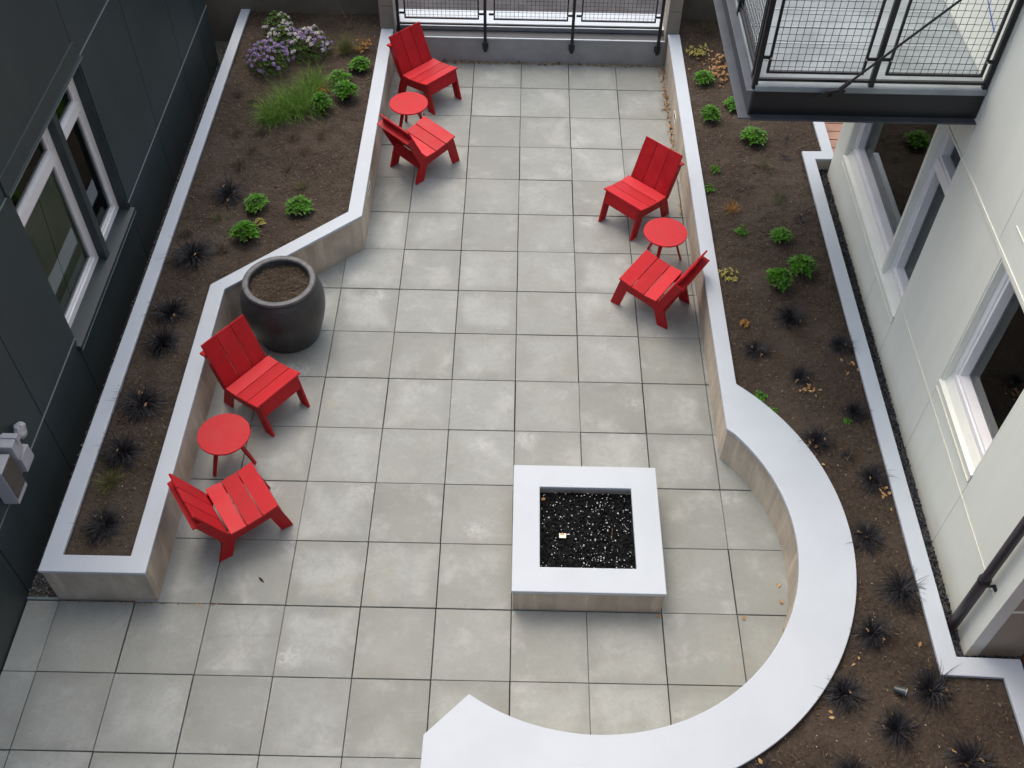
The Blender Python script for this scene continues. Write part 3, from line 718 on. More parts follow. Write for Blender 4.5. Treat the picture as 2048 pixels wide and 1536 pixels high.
def surround(y0, y1, z0, z1, openings, mull=None):
    """lipped apron, flat sill, deep cream reveals, white windows set back in the wall"""
    zs = z0+.165; za = z0+.085
    b = MB(); b.box(X-.014, X+.02, y0+.004, y1-.004, z0, z0+.012); cbb(b, 'sill_lip', MT['creamedge'])
    b = MB(); b.box(X-.006, X+.02, y0+.004, y1-.004, z0+.013, za-.012); cbb(b, 'apron', MT['creamtrim'], bevel=.002)
    b = MB(); b.prism([(X-.014, za-.011), (X-.014, za), (X+.022, za+.012), (X+.060, zs-.002), (X+.11, zs-.002), (X+.11, za-.011)], y0+.002, y1-.002); b.v = [(x, z, y) for x, y, z in b.v]; cbb(b, 'window_sill', MT['creamtrim'], bevel=.002)
    for a, c in ((y0+.001, y0+.018), (y1-.018, y1-.001)):
        b = MB(); b.box(X+.003, X+.075, a, c, za-.005, z1); cbb(b, 'window_jamb', MT['creamtrim'], bevel=.002)
    b = MB(); b.box(X+.004, X+.115, y0+.019, y1-.019, z1-.02, z1-.001); cbb(b, 'window_head', MT['creamtrim'], bevel=.002)
    if mull:
        b = MB(); b.box(X+.004, X+.10, mull[0], mull[1], za+.01, z1-.021)
        cbb(b, 'window_mullion', MT['creamtrim'], bevel=.003)
    for a, c, tr in openings: window(cb, a, c, zs+.001, z1-.022, X+.060, -1, tr, fw=.052, off=CO, sash=.030, gl=.090)
surround(1.378, 3.765, .735, 2.60, [(1.397, 1.938, 2.13), (1.990, 3.745, 0)], (1.940, 1.988))
surround(-.688, .268, 1.162, 2.575, [(-.668, .248, 0)])
t = thing('downpipe', 'dark brown round downpipe strapped to the corner of the cream building', 'downpipe', (3.375, -1.475, .36))
b = MB(); b.tube([(0, 0, .02), (0, 0, 9)], .036, 20); b.build('pipe', MT['pipe'], t, smooth=False)
b = MB(); b.tube([(0, 0, 0), (0, 0, .72)], .041, 20); b.build('boot', MT['pipe'], t)
b = MB(); b.tube([(0, 0, .69), (0, 0, .725)], .046, 20); b.box(0, .064, -.052, -.040, .695, .72); b.box(.05, .064, -.085, -.04, .695, .72); b.build('bracket', MT['black'], t)
b = MB(); b.bar((0, 0, 0), (0, .075, -.004), .0035, .05, up=(1, 0, 0)); tag(b.build('masking_tape', MT['blue'], loc=(3.432, 2.03, 3.74)), 'short strip of blue masking tape stuck on the cream wall above the balcony', 'tape')
b = MB(); b.bar((0, 0, 0), (0, -.30, -.10), .004, .006, up=(1, 0, 0)); tag(b.build('blue_cord', MT['blue'], loc=(3.432, 1.95, 3.62)), 'thin blue chalk cord hanging on the cream wall behind the balcony mesh', 'cord')

# timber deck north of the cream building
b = MB(); y = 4.12; k = 0
while y < 7.0: b.box(3.56, 7, y, y+.145, .26, .30, r=R()); y += .158
b.build('deck', MT['wood'], None, bevel=.003); tag(bpy.data.objects['deck'], 'pinkish timber plank deck glimpsed beyond the corner of the cream building', 'deck')

# ------------------------------------------------------------------ balcony
bl = thing('balcony', 'dark steel balcony with a pale wet deck and mesh railing, high on the cream building', 'balcony', (3.44, 1.4, 3.15))
BO = (-3.44, -1.4, -3.15)
def bb(bm, name, m, parent=bl, **k): return bm.build(name, m, parent, loc=BO if parent is bl else None, **k)
Y1 = 5.2
b = MB(); b.box(1.705, 1.72, 1.40, Y1, 2.945, 3.150); bb(b, 'side_beam', MT['steel'])  # west web greyer than the front one, light put into its colour
b = MB(); b.box(1.635, 1.72, 1.36, Y1, 2.930, 2.945); bb(b, 'beam_flange', MT['flange'], bevel=.002)
b = MB(); b.box(1.66, 1.72, 1.385, Y1, 3.150, 3.163); bb(b, 'beam_flange', MT['flange'], bevel=.002)
b = MB(); b.box(1.72, 3.435, 1.41, 1.425, 2.945, 3.150); bb(b, 'front_beam', MT['black'])  # front web in black, its shade put into the colour
b = MB(); b.box(1.722, 3.425, 1.345, 1.43, 2.930, 2.943); bb(b, 'beam_flange', MT['steel'], bevel=.002)
b = MB(); b.box(1.722, 3.436, 1.395, Y1, 3.151, 3.195); bb(b, 'deck_slab', MT['slab'], bevel=.003)
for yy in (1.50, 1.74, 1.98, 2.22, 2.48, 2.74, 3.0, 3.3, 3.6):
    b = MB(); b.box(1.73, 3.43, yy, yy+.012, 3.196, 3.1985); bb(b, 'deck_seam', MT['seam'])
def rail_panels(parent, along, fixed, posts, zb, zt, tabz, railz, panels, loc, axis='x', wire=.05, z_rail2=None, post_bottom=None):
    def BX(bm, a0, a1, f0, f1, z0, z1):
        if axis == 'x': bm.box(a0, a1, f0, f1, z0, z1)
        else: bm.box(f0, f1, a0, a1, z0, z1)
    def PT(a, f, z): return (a, f, z) if axis == 'x' else (f, a, z)
    for p in posts:
        b = MB(); BX(b, p-.019, p+.019, fixed-.019, fixed+.019, post_bottom, zt+.05)
        b.build('post', MT['black'], parent, loc=loc, bevel=.003)
    b = MB(); BX(b, posts[0]+.02, posts[-1]-.02, fixed-.011, fixed+.011, railz, railz+.022); b.build('bottom_rail', MT['black'], parent, loc=loc)
    b = MB(); BX(b, posts[0]-.02, posts[-1]+.02, fixed-.025, fixed+.025, zt+.05, zt+.085); b.build('handrail', MT['black'], parent, loc=loc, bevel=.004)
    for a0, a1 in panels:
        b = MB(); w_ = .018
        BX(b, a0, a1, fixed-.010, fixed+.010, zb, zb+w_); BX(b, a0, a1, fixed-.010, fixed+.010, zt-w_, zt)
        BX(b, a0, a0+w_, fixed-.010, fixed+.010, zb+w_, zt-w_); BX(b, a1-w_, a1, fixed-.010, fixed+.010, zb+w_, zt-w_)
        fr = b.build('mesh_panel', MT['black'], parent, loc=loc)
        b = MB(); n = int((a1-a0)/wire); st = (a1-a0)/n
        for k in range(1, n):
            a = a0+k*st; m_ = int((zt-zb)/wire); pts = [PT(a, fixed+(.0022 if (q+k) % 2 else -.0022), zb+.012+(zt-zb-.024)*q/m_) for q in range(m_+1)]
            b.tube(pts, .0022, 4)
        m_ = int((zt-zb)/wire)
        for k in range(1, m_):
            z = zb+(zt-zb)*k/m_; pts = [PT(a0+.012+(a1-a0-.024)*q/n, fixed+(-.0022 if (q+k) % 2 else .0022), z) for q in range(n+1)]
            b.tube(pts, .0022, 4)
        b.build('wire_mesh', MT['black'], fr)
        for z in (tabz, zt-.12):
            for (e, d) in ((a0, -1), (a1, 1)):
                b = MB(); q = sorted((e-d*.002, e+d*.06)); BX(b, q[0], q[1], fixed-.004, fixed+.004, z-.014, z+.014)
                b.build('tab', MT['black'], fr)
            for e in (a0+.010, a1-.010):
                b = MB(); b.tube([(e, fixed-.010, z), (e, fixed-.017, z)] if axis == 'x' else [(fixed-.010, e, z), (fixed-.017, e, z)], .007, 8)
                b.build('bolt', MT['bolt'], fr)
BP = [(1.785, 2.495), (2.655, 3.365)]
rail_panels(bl, 'x', 1.43, [1.72, 2.575, 3.415], 3.290, 4.12, 3.415, 3.225, BP, BO, post_bottom=3.15)
rail_panels(bl, 'y', 1.735, [1.56, 2.45, 3.35, 4.25, 5.15], 3.290, 4.12, 3.415, 3.225, [(1.62, 2.38), (2.52, 3.28), (3.42, 4.18), (4.32, 5.08)], BO, axis='y', post_bottom=3.15)
b = MB(); b.tube([(2.32, 1.365, 3.185), (3.43, 1.365, 4.44)], .0095, 10); bb(b, 'tie_rod', MT['black'])
b = MB(); b.prism([(2.16, 3.13), (2.20, 3.10), (2.34, 3.14), (2.38, 3.20), (2.34, 3.215), (2.24, 3.19)], 1.0, 1.012); b.v = [(x, z+.353, y) for x, y, z in b.v]
b.tube([(2.28, 1.34, 3.145), (2.28, 1.39, 3.145)], .02, 12); b.tube([(2.33, 1.365, 3.196), (2.395, 1.365, 3.27)], .017, 10); bb(b, 'clevis', MT['black'])

# ------------------------------------------------------------------ far end: curb, mesh fence, piers, back walls, street
cu = thing('parapet_curb', 'low grey painted curb with a pale metal edge closing the far end of the patio', 'curb', (0, 6.72, 0))
b = MB(); b.box(-1.632, 1.848, 6.672, 6.80, -.05, .335); b.build('body', MT['curbc'], cu, loc=(0, -6.72, 0), bevel=.004)
b = MB(); b.box(-1.632, 1.848, 6.664, 6.684, .336, .350); b.build('metal_edge', MT['cap'], cu, loc=(0, -6.72, 0))
b = MB(); b.box(-1.632, 1.848, 6.686, 6.86, .336, .342); b.build('gutter', MT['steel'], cu, loc=(0, -6.72, 0))
t = thing('coping_wall', 'bright white flat coping just beyond the mesh fence at the far end', 'coping', (0, 7.03, 0))
b = MB(); b.box(-1.62, 1.84, 6.862, 7.23, -.3, .386); b.build('wall', MT['curbc'], t, loc=(0, -7.03, 0))
b = MB(); b.box(-1.62, 1.84, 6.852, 7.24, .387, .402); b.build('cap', MT['cap'], t, loc=(0, -7.03, 0), bevel=.004)
fn = thing('mesh_fence', 'black steel mesh fence of three panels across the far end of the patio', 'fence', (0, 6.63, .2))
FO = (0, -6.63, -.2)
rail_panels(fn, 'x', 6.625, [-1.560, -.468, .640, 1.740], .632, 1.45, .705, .552, [(-1.478, -.543), (-.361, .573), (.735, 1.672)], FO, post_bottom=.185)
for p in (-1.560, -.468, .640, 1.740):
    b = MB(); b.box(p-.038, p+.038, 6.645, 6.671, .205, .275); b.box(p-.028, p+.028, 6.600, 6.645, .208, .272); b.tube([(p, 6.61, .19), (p, 6.61, .206)], .016, 10); b.build('base_plate', MT['black'], fn, loc=FO, bevel=.002)
for x0, x1, lb in ((-1.80, -1.620, 'concrete block pier at the left end of the mesh fence'), (1.822, 1.990, 'concrete block pier at the right end of the mesh fence')):
    t = thing('pier', lb, 'pier', ((x0+x1)/2, 6.85, .46), 0, 'block piers either side of the mesh fence'); c = (x0+x1)/2
    b = MB()
    for k in range(4): b.box(x0-c, x1-c, -.185, .20, -.46 if k == 0 else k*.30-.003+.005, (k+1)*.30-.003)
    b.build('block', MT['pierc'], t, bevel=.008)
    b = MB(); b.box(x0-c+.006, x1-c-.006, -.179, .19, -.02, 1.2); b.build('mortar', MT['backc'], t)
for x0, x1, lb in ((-9, -1.802, 'plain brown-grey concrete wall behind the far end of the left planting bed'), (1.992, 9, 'plain brown-grey concrete wall behind the far end of the right planting bed')):
    b = MB(); b.box(x0, x1, 7.065, 7.25, -.05, 1.45); tag(b.build('concrete_wall', MT['backc'], bevel=.005), lb, 'wall')

# ------------------------------------------------------------------ plants
def rosette(b, c, nrm, n, L_, W_, m, spread=.9):
    c = Vector(c); nrm = Vector(nrm).normalized(); a = nrm.orthogonal().normalized(); bb_ = nrm.cross(a)
    for k in range(n):
        ph = 2.4*k+U(-.3, .3); t = k/n; el = .15+spread*(t); hd = (a*cos(ph)+bb_*sin(ph))
        d = hd*cos(1.35-el)+nrm*sin(1.35-el)
        l_ = L_*U(.75, 1.15)*(.55+.6*t); b.leaf(c, d, nrm, l_, W_*U(.8, 1.2), m, R()*(.55)+.45*(1-t), .3, .25)
def make_leafy(seed, tall=.16, nh=24, m=None, L_=.075):
    random.seed(seed); t = thing('leafy_shrub', 'x', 'shrub', group='bright green leafy shrubs in the planting beds')
    m = m or MT['leafg']; b = MB(); s = MB()
    for k in range(nh):
        rr = .115*((k+.3)/nh)**.5; a = 2.4*k+U(-.2, .2); h = tall*(1-.55*(rr/.12)**2)*U(.85, 1.1)
        c = Vector((rr*cos(a), rr*sin(a), h)); rosette(b, c, Vector((cos(a)*rr*5, sin(a)*rr*5, 1)), 10, L_*U(.75, 1.15), .030, MT['leafd'] if R() < .22 else m)
        s.tube([(rr*.25*cos(a), rr*.25*sin(a), -.01), (rr*.7*cos(a), rr*.7*sin(a), h*.5), c], [.004, .003, .002], 4)
    b.build('foliage', None, t); s.build('stem', MT['stem'], t); return t
def make_mondo(seed, n=170, L_=.20, m=None, name='black_grass', w_=.0060, cat='grass tuft', grp='black grass tufts in the planting beds', droop=2.6, litter=True):
    random.seed(seed); t = thing(name, 'x', cat, group=grp); b = MB(); m = m or MT['mondo']
    for k in range(n):
        a = U(0, 6.283); el = U(.25, 1.45); rr = .05*R(); d = (cos(a)*cos(el), sin(a)*cos(el), sin(el))
        b.blade((rr*cos(a), rr*sin(a), 0), d, L_*U(.55, 1.15), w_*U(.7, 1.2), droop*U(.4, 1.2), 5, m, R(), curl=U(-.8, .8))
    b.build('blades', None, t)
    if litter:
        c = MB()
        for k in range(seed % 3*2+1):
            a = U(0, 6.28); rr = U(.04, .10); c.leaf((rr*cos(a), rr*sin(a), U(.02, .06)), (U(-1, 1), U(-1, 1), U(-.2, .4)), (0, 0, 1), U(.02, .04), U(.012, .02), MT['tan'], R(), .5, .5)
        c.build('caught_leaves', None, t)
    return t
def make_shrublet(seed, m, n=14, rad=.07, h=.09, L_=.035, name='dry_plant', cat='plant', grp='yellowing plants in the planting beds', W_=.018):
    random.seed(seed); t = thing(name, 'x', cat, group=grp); b = MB(); s = MB()
    for k in range(n):
        a = 2.4*k; rr = rad*((k+.5)/n)**.5; z = h*U(.3, 1)
        rosette(b, (rr*cos(a), rr*sin(a), z), (cos(a)*.5, sin(a)*.5, 1), 6, L_, W_, m, 1.1); s.tube([(0, 0, -.01), (rr*cos(a), rr*sin(a), z)], .0018, 4)
    b.build('foliage', None, t); s.build('stem', MT['stem'], t); return t
def make_flower(seed, rad, h, pm, n=60, mixm=None, dens=1.):
    random.seed(seed); t = thing('flowering_shrub', 'x', 'shrub', group='flowering shrubs at the far end of the left bed'); b = MB(); f = MB(); s = MB()
    for k in range(n):
        zz = 1-(k+.5)/n; a = 2.4*k; q = (1-zz*zz)**.5; c = Vector((rad*q*cos(a)*U(.8, 1.05), rad*q*sin(a)*U(.8, 1.05), .05+h*zz*U(.8, 1.05)))
        nr = Vector((q*cos(a), q*sin(a), zz+.3)); rosette(b, c, nr, 7, .045, .017, MT['leafd'])
        if mn.noise((c.x*9, c.y*9, c.z*9+seed)) > .08-.35*dens*zz and R() < .95*dens:
            cm = pm if not mixm or R() < .5 else mixm; cc = c+nr.normalized()*.012
            for _ in range(13):
                d = (nr.normalized()+Vector((U(-1, 1), U(-1, 1), U(-.6, 1)))*.95).normalized(); p = cc+d*.012
                for g_ in range(3):
                    dd = (d+Vector((U(-1, 1), U(-1, 1), U(-1, 1)))*.8).normalized(); f.leaf(p, dd, d, U(.016, .024), .017, cm, R(), .1, .3)
        if k % 4 == 0: s.tube([(0, 0, -.01), c*.6, c], [.006, .004, .002], 4)
    b.build('foliage', None, t); f.build('blossom', None, t); s.build('stem', MT['stem'], t); return t
def place(protos, items, sc0):
    used = set()
    for i, (x, y, r_, lb) in enumerate(items):
        k = i % len(protos); p = protos[k]; s = r_/sc0; loc = (x, y, SZ(x, y)-.004); rz = (i*2.399) % 6.283
        if k not in used: used.add(k); p.location = loc; p.rotation_euler = (0, 0, rz); p.scale = (s*U(.88, 1.12), s*U(.88, 1.12), s*U(.8, 1.2)); p['label'] = lb
        else: dup(p, loc, rz, (s*U(.85, 1.15), s*U(.85, 1.15), s*U(.75, 1.25)), lb)
LF = [(-2.77, 3.20, .14, 'bright green leafy shrub in the left bed, left one of the pair above the pot'),
 (-2.31, 3.15, .155, 'round bright green leafy shrub in the left bed nearest the planter corner'),
 (-2.78, 2.70, .15, 'bright green leafy shrub just above the big dark pot, behind the white cap'),
 (-1.97, 5.80, .15, 'topmost bright green leafy shrub of the left bed, close to the white cap'),
 (-2.17, 5.52, .15, 'second leafy shrub from the top in the left bed cluster'),
 (-2.05, 5.19, .16, 'third leafy shrub from the top in the left bed cluster, level with the far table'),
 (-2.31, 4.94, .15, 'lowest leafy shrub of the left bed cluster, beside the tall grass'),
 (2.20, 5.65, .15, 'round green leafy shrub under the dry orange leaves in the right bed'),
 (2.20, 4.92, .15, 'leafy shrub close to the right planter cap, left of the balcony corner'),
 (2.53, 5.19, .13, 'leafy shrub partly hidden behind the balcony beam corner'),
 (2.66, 4.54, .17, 'yellow-green leafy shrub in the right bed just below the balcony corner'),
 (2.57, 2.18, .16, 'lower left of the two touching green shrubs in the middle of the right bed'),
 (2.84, 2.39, .17, 'upper right of the two touching green shrubs in the middle of the right bed'),
 (2.71, 2.86, .12, 'small green shrub above the touching pair in the right bed')]
place([make_leafy(1), make_leafy(2, .15, 22), make_leafy(3, .17, 26)], LF, .158)
SM = [(2.16, 3.97, .07, 'tiny green sprig near the right cap, upper one of two beside the farther chair'), (2.06, 3.65, .07, 'tiny green sprig hugging the right cap beside the farther right chair'),
 (2.31, 2.94, .08, 'small flat green plant in the right bed level with the right side table'), (2.93, .46, .04, 'tiny green seedling beside a black tuft near the right edge of the right bed'),
 (2.21, .73, .06, 'low green sprawl just outside where the curved bench begins'), (2.29, .55, .06, 'low green sprawl lower down against the curved bench edge')]
place([make_shrublet(31, MT['leafg'], 12, .06, .05, .035, 'low_plant', 'plant', 'tiny green plants in the right bed')], SM, .08)
MB_L = [(-3.10, 3.38, .24, 'black grass tuft left of the two bright shrubs in the left bed'), (-3.27, 2.40, .23, 'black grass tuft in the left bed level with the top of the pot'),
 (-3.31, 1.61, .22, 'black grass tuft left of the planter bend, beside the pot'), (-3.30, 1.21, .22, 'black grass tuft level with the top of the near pot-side chair'),
 (-3.31, .50, .21, 'black grass tuft in the narrow left bed behind the near left chair'), (-3.33, -.05, .22, 'black grass tuft in the narrow left bed beside the near round table'),
 (-3.30, -.76, .22, 'black grass tuft at the near end of the left bed'),
 (2.63, 1.72, .21, 'black grass tuft just below the touching pair of green shrubs'), (2.25, 1.31, .16, 'compact black grass tuft near the right cap with tan leaves in it'),
 (3.06, 1.37, .18, 'black grass tuft whose blades cross the outer cap in the right bed'), (2.61, .97, .18, 'black grass tuft full of tan leaves in the centre of the right bed'),
 (3.01, .56, .18, 'black grass tuft with a tiny seedling, right of where the bench starts curving'), (2.63, .24, .18, 'black grass tuft against the bench edge with many tan leaves at its foot'),
 (3.03, -.15, .19, 'black grass tuft by the outer cap with a tan leaf pile, level with the fire pit top'), (2.87, -.72, .20, 'black grass tuft touching the outermost point of the curved bench'),
 (3.04, -1.20, .19, 'black grass tuft right of the bench, level with the bottom of the fire pit'), (2.73, -1.59, .20, 'black grass tuft whose blades lean over the curved bench from the right'),
 (2.43, -2.07, .21, 'black grass tuft leaning over the lower right of the curved bench'), (3.07, -2.02, .22, 'widest black grass tuft, beside the inner corner of the outer cap'),
 (2.74, -2.33, .20, 'black grass tuft below the small spot lamp'), (3.21, -2.54, .20, 'black grass tuft at the bottom edge near the lower right corner'),
 (1.75, -2.70, .18, 'black grass tuft sprouting at the bottom end of the curved bench edge'), (2.36, -2.66, .19, 'black grass tuft cut by the bottom edge of the photo, right of the bench')]
place([make_mondo(s_, 400, .215) for s_ in (11, 12, 13, 15)], [(x, y, r_*U(.84, 1.08)*(.92 if x > 0 else 1.06), l_) for x, y, r_, l_ in MB_L], .178)
SB = [(2.82, 3.51, .09, 'small dark tuft in the right bed beside the thin dull grass'), (2.96, 3.16, .09, 'small dark tuft in the right bed nearest the outer cap, below the thin grasses'), (2.86, .08, .09, 'sparse dark sprout between the black tufts by the bench'),
 (3.05, 4.55, .09, 'small dark tuft under the balcony edge'), (2.98, 4.22, .09, 'small dark tuft by the jog in the outer cap'), (3.06, -1.36, .08, 'small dark sprout just below a bigger black tuft by the bench')]
place([make_mondo(21, 70, .11, name='dark_sprout', grp='small dark sprouts in the right bed', litter=False)], SB, .10)
DB = [(-3.15, 5.04), (-3.21, 4.46), (-3.35, 5.19), (-2.93, 4.46), (-2.57, 4.37), (-2.24, 4.43), (-2.98, 4.14), (-2.42, 4.15), (-3.07, 3.87), (-2.54, 3.84), (-3.41, 2.72), (-2.98, 2.51)]
dl = ['dead brown stubble clump below the purple flowering shrub', 'dead brown stubble clump mid left bed near the west cap', 'dead brown stubble clump hugging the west cap below the flowers', 'dead brown stubble clump left of the grass, mid bed',
 'dead brown stubble clump just below the tall grass', 'dead brown stubble clump near the right cap below the lowest leafy shrub', 'dead brown stubble clump in the open soil, left centre', 'dead brown stubble clump in the open soil, right centre',
 'dead brown stubble clump between the open soil and the black tuft', 'dead brown stubble clump just above the small grass tuft', 'dead brown stubble clump on the west side above the second black tuft', 'dead brown stubble clump between the black tuft and the lowest leafy shrub']
pd = make_mondo(41, 110, .075, MT['deadb'], 'dead_clump', .003, 'dead plant', 'dead brown clumps in the left bed', 1.0, False)
place([pd], [(x, y, .11, l_) for (x, y), l_ in zip(DB, dl)], .10)
# grasses
def grass(seed, n, L_, m, name, lab, cat, x, y, w_=.003, droop=1.0, rad=.05):
    random.seed(seed); t = thing(name, lab, cat, (x, y, SZ(x, y)-.005)); b = MB()
    for k in range(n):
        a = U(0, 6.283); el = U(.6, 1.5); rr = rad*R()**.5; a2 = U(0, 6.283); d = (cos(a)*cos(el), sin(a)*cos(el), sin(el))
        b.blade((rr*cos(a2), rr*sin(a2), 0), d, L_*U(.5, 1.15), w_*U(.7, 1.2), droop*U(.4, 1.3), 5, m, R(), curl=U(-.3, .3))
    b.build('blades', None, t); return t
grass(51, 560, .34, MT['grassg'], 'ornamental_grass', 'lowest clump of bright green ornamental grass in the left bed', 'grass', -2.84, 4.78, .0036, 1.5, .15)
grass(52, 800, .42, MT['grassg'], 'ornamental_grass', 'middle and largest clump of green ornamental grass in the left bed', 'grass', -2.60, 4.98, .0034, 1.3, .18)
grass(53, 430, .38, MT['grassg'], 'ornamental_grass', 'upper clump of green ornamental grass beside the flowering shrubs', 'grass', -2.44, 5.36, .0034, 1.2, .13)
grass(54, 110, .13, MT['olive'], 'grass_tuft', 'small pale green grass tuft above the round leafy shrub by the planter corner', 'grass tuft', -2.36, 3.57)
grass(55, 90, .15, MT['olive'], 'grass_tuft', 'thin brownish grass tuft left of the leafy shrub behind the pot', 'grass tuft', -3.14, 3.00, .002)
grass(56, 190, .20, MT['olive'], 'grass_tuft', 'olive green grass tuft between the two nearest black tufts in the left bed', 'grass tuft', -3.36, -.36, .003, 1.0, .05)
grass(57, 120, .14, MT['orange'], 'grass_tuft', 'small orange-brown sedge tuft in the right bed beside the farther chair', 'grass tuft', 2.26, 3.32, .003)
grass(58, 120, .16, MT['olive'], 'grass_tuft', 'thin dull green tuft below the yellow-green shrub in the right bed', 'grass tuft', 2.72, 4.06, .002)
grass(59, 90, .13, MT['olive'], 'grass_tuft', 'thin dull green tuft in the middle of the right bed above the small shrub', 'grass tuft', 2.77, 3.46, .002)
grass(60, 380, .26, MT['olive'], 'grass_tuft', 'loose green tuft in the left bed just above the topmost leafy shrub', 'grass tuft', -2.18, 6.18, .0035, .8, .07)
grass(61, 40, .40, MT['drygrass'], 'grass_tuft', 'tall thin straw stalks against the back wall, left of the pier', 'grass tuft', -2.20, 6.72, .0025, .5, .05)
grass(62, 40, .36, MT['olive'], 'grass_tuft', 'tall thin olive stalks against the back wall beyond the flowers', 'grass tuft', -2.62, 6.70, .0025, .5, .06)
grass(63, 60, .38, MT['olive'], 'grass_tuft', 'tall thin stalks against the back wall at the far end of the right bed', 'grass tuft', 2.40, 6.80, .0025, .5, .08)
grass(64, 60, .15, MT['drygrass'], 'grass_tuft', 'tiny straw tuft below the lowest leafy shrub of the left bed cluster', 'grass tuft', -2.27, 4.60, .002)
fl = make_flower(71, .26, .27, MT['purple'], 120); fl.location = (-3.06, 5.80, .41); fl['label'] = 'rounded shrub covered in solid purple blossom in the left bed'
fl = make_flower(72, .22, .24, MT['purple'], 90, MT['white'], .7); fl.location = (-2.93, 6.22, .41); fl['label'] = 'lavender blossoming shrub between the purple and the white flowers'
fl = make_flower(73, .26, .27, MT['white'], 120, MT['purple']); fl.location = (-2.62, 6.12, .41); fl['label'] = 'mostly white blossoming shrub nearest the tall grass'
fl = make_flower(74, .19, .24, MT['white'], 70, None, .5); fl.location = (-3.06, 6.55, .41); fl['label'] = 'white and rust coloured flowering shrub closest to the back wall'
def one(seed, m, x, y, lab, **k):
    t = make_shrublet(seed, m, **k); t.location = (x, y, SZ(x, y)-.004); t['label'] = lab; return t
one(81, MT['orange'], -1.96, 6.21, 'small orange-yellow leaved plant at the top of the left bed', n=16, rad=.10, h=.13)
one(82, MT['orange'], -2.36, 5.28, 'small rusty orange plant between the tall grass and the leafy shrubs', n=12, rad=.08, h=.10)
one(83, MT['tan'], 2.50, 6.02, 'dry tan-leaved shrub beside the balcony beam in the right bed', n=22, rad=.17, h=.12, L_=.04, W_=.024)
one(84, MT['tan'], 2.42, 5.78, 'lower dry tan-leaved shrub touching the round green one', n=18, rad=.14, h=.08, L_=.04, W_=.024)
one(85, MT['leafy'], 2.19, 6.27, 'yellow-green leaved shrub by the right cap above the dry leaves', n=18, rad=.13, h=.13, L_=.045)
one(86, MT['leafy'], 2.10, 2.28, 'flattened yellowing plant against the right cap behind the nearer right chair', n=12, rad=.10, h=.04, L_=.04)
one(87, MT['leafy'], -2.68, 2.93, 'little yellow-green sprout above the leafy shrub behind the pot', n=8, rad=.05, h=.08)
for x, y, lb in ((2.18, 1.62, 'tiny orange seedling near the compact black tuft in the right bed'),):
    one(88, MT['orange'], x, y, lb, n=5, rad=.04, h=.04)

# small landscape spotlight
t = thing('spot_lamp', 'small dark green garden spot lamp lying in the right bed', 'lamp', (2.83, -2.05, .44), radians(-25))
b = MB(); b.tube([(-.05, 0, .02), (.03, 0, .035)], [.022, .032], 16); b.build('housing', MT['darktrim'], t)
b = MB(); b.tube([(.031, 0, .0352), (.036, 0, .0362)], .027, 16); b.build('lens', MT['plast'], t)
b = MB(); b.tube([(0, 0, -.05), (0, 0, .02)], .007, 8); b.build('stake', MT['black'], t)

# leaf litter
def litter(name, lab, pts, size=(.02, .045), m=None, kind='stuff', cat='leaves'):
    b = MB()
    for x, y, z in pts:
        s = U(*size); b.leaf((x, y, z+.004), (U(-1, 1), U(-1, 1), U(-.15, .15)), (U(-.3, .3), U(-.3, .3), 1), s, s*U(.4, .7), m or (MT['tan'] if R() < .8 else MT['deadb']), R(), U(.2, .8), U(-.2, .8))
    return tag(b.build(name), lab, cat, kind=kind)
random.seed(99)
litter('fallen_leaves', 'drift of tan fallen leaves along the foot of the far curb', [(U(-1.6, 1.82), 6.668-abs(random.gauss(0, .022))-.012, U(0, .02)) for _ in range(520)], (.012, .034))
litter('fallen_leaves', 'drift of orange fallen leaves along the right planter wall base near the far end', [(1.855-abs(random.gauss(0, .028))-.012, U(4.7, 6.6) if R() < .8 else U(3.3, 6.6), U(0, .025)) for _ in range(230)], (.016, .042), MT['tan'])
litter('fallen_leaves', 'sparse leaf crumbs along the left planter wall base', [(-1.63+abs(random.gauss(0, .02))+.01, U(5.0, 6.6), U(0, .01)) for _ in range(40)], (.01, .03))
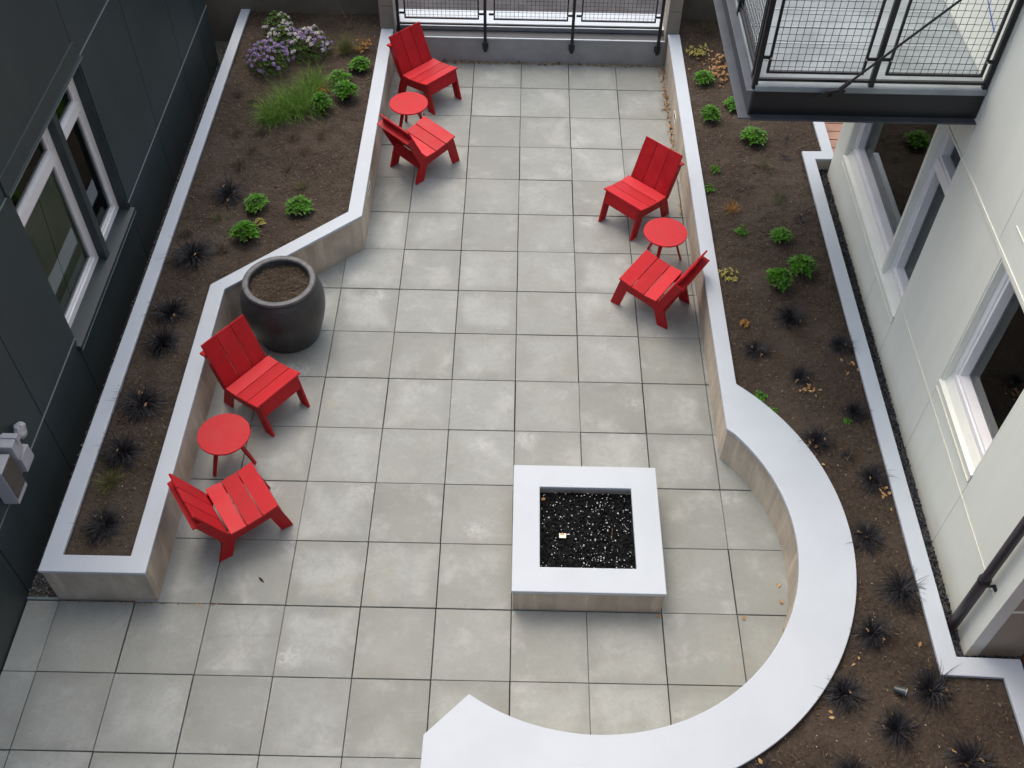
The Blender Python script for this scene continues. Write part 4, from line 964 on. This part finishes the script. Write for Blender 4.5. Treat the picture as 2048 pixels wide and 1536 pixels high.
litter('fallen_leaves', 'crumbs of leaf and moss along the near end of the left planter', [(U(-3.6, -2.3), -1.225-abs(random.gauss(0, .006)), 0) for _ in range(50)], (.008, .022))
litter('fallen_leaves', 'dry leaves piled on the soil around the tan shrubs in the right bed', [(random.gauss(2.4, .16), random.gauss(5.95, .22), .43) for _ in range(110)], (.025, .05))
litter('fallen_leaves', 'tan leaves caught on the soil by the outer cap of the right bed', [(random.gauss(3.10, .025), random.gauss(yy, .05), .43) for yy in (1.15, -.32, -.30) for _ in range(7)]+[(random.gauss(2.56, .05), random.gauss(.10, .05), .44) for _ in range(16)]+[(random.gauss(2.63, .05), random.gauss(.80, .05), .45) for _ in range(12)]+[(2.71, -.92, .45), (2.70, -.97, .44), (2.66, -1.02, .45), (2.58, -1.8, .43), (2.55, -1.83, .43), (3.08, -1.64, .43), (2.32, -2.25, .44), (2.28, -2.2, .44), (1.75, -2.6, .45)], (.025, .05), MT['tan'])
SL = [(1.18, -1.27, 'tan leaf on the paving at the right end of the fire pit base joint'), (1.87, -1.235, 'tan leaf on the paving joint crossing inside the curved bench'), (2.215, -.93, 'upper orange leaf against the inside of the curved bench'),
      (2.215, -1.12, 'lower orange leaf against the inside of the curved bench'), (2.17, -1.36, 'lowest orange leaf where the bench hides the paving'), (.235, -.32, None), (-2.62, -.43, 'orange leaf against the left planter wall behind the nearest chair'),
      (-1.21, 5.50, 'tiny pale leaf on the paving beside the far left chair')]
for x, y, lb in SL:
    z = .004 if lb else .25; b = MB(); b.leaf((0, 0, 0), (U(-1, 1), U(-1, 1), .1), (0, 0, 1), .045, .03, MT['tan'], R(), .6, .4); o = b.build('fallen_leaf', loc=(x, y, z+.004))
    tag(o, lb or 'tan leaf lying on the black stones at the left edge of the fire pit', 'leaf', 'single fallen leaves')
b = MB(); b.leaf((0, 0, 0), (1, -.9, 0), (0, 0, 1), .075, .018, MT['deadb'], .2, .5, .1); tag(b.build('feather', loc=(-2.09, -.97, .006)), 'small dark feather lying on the paving near the planter end', 'feather')
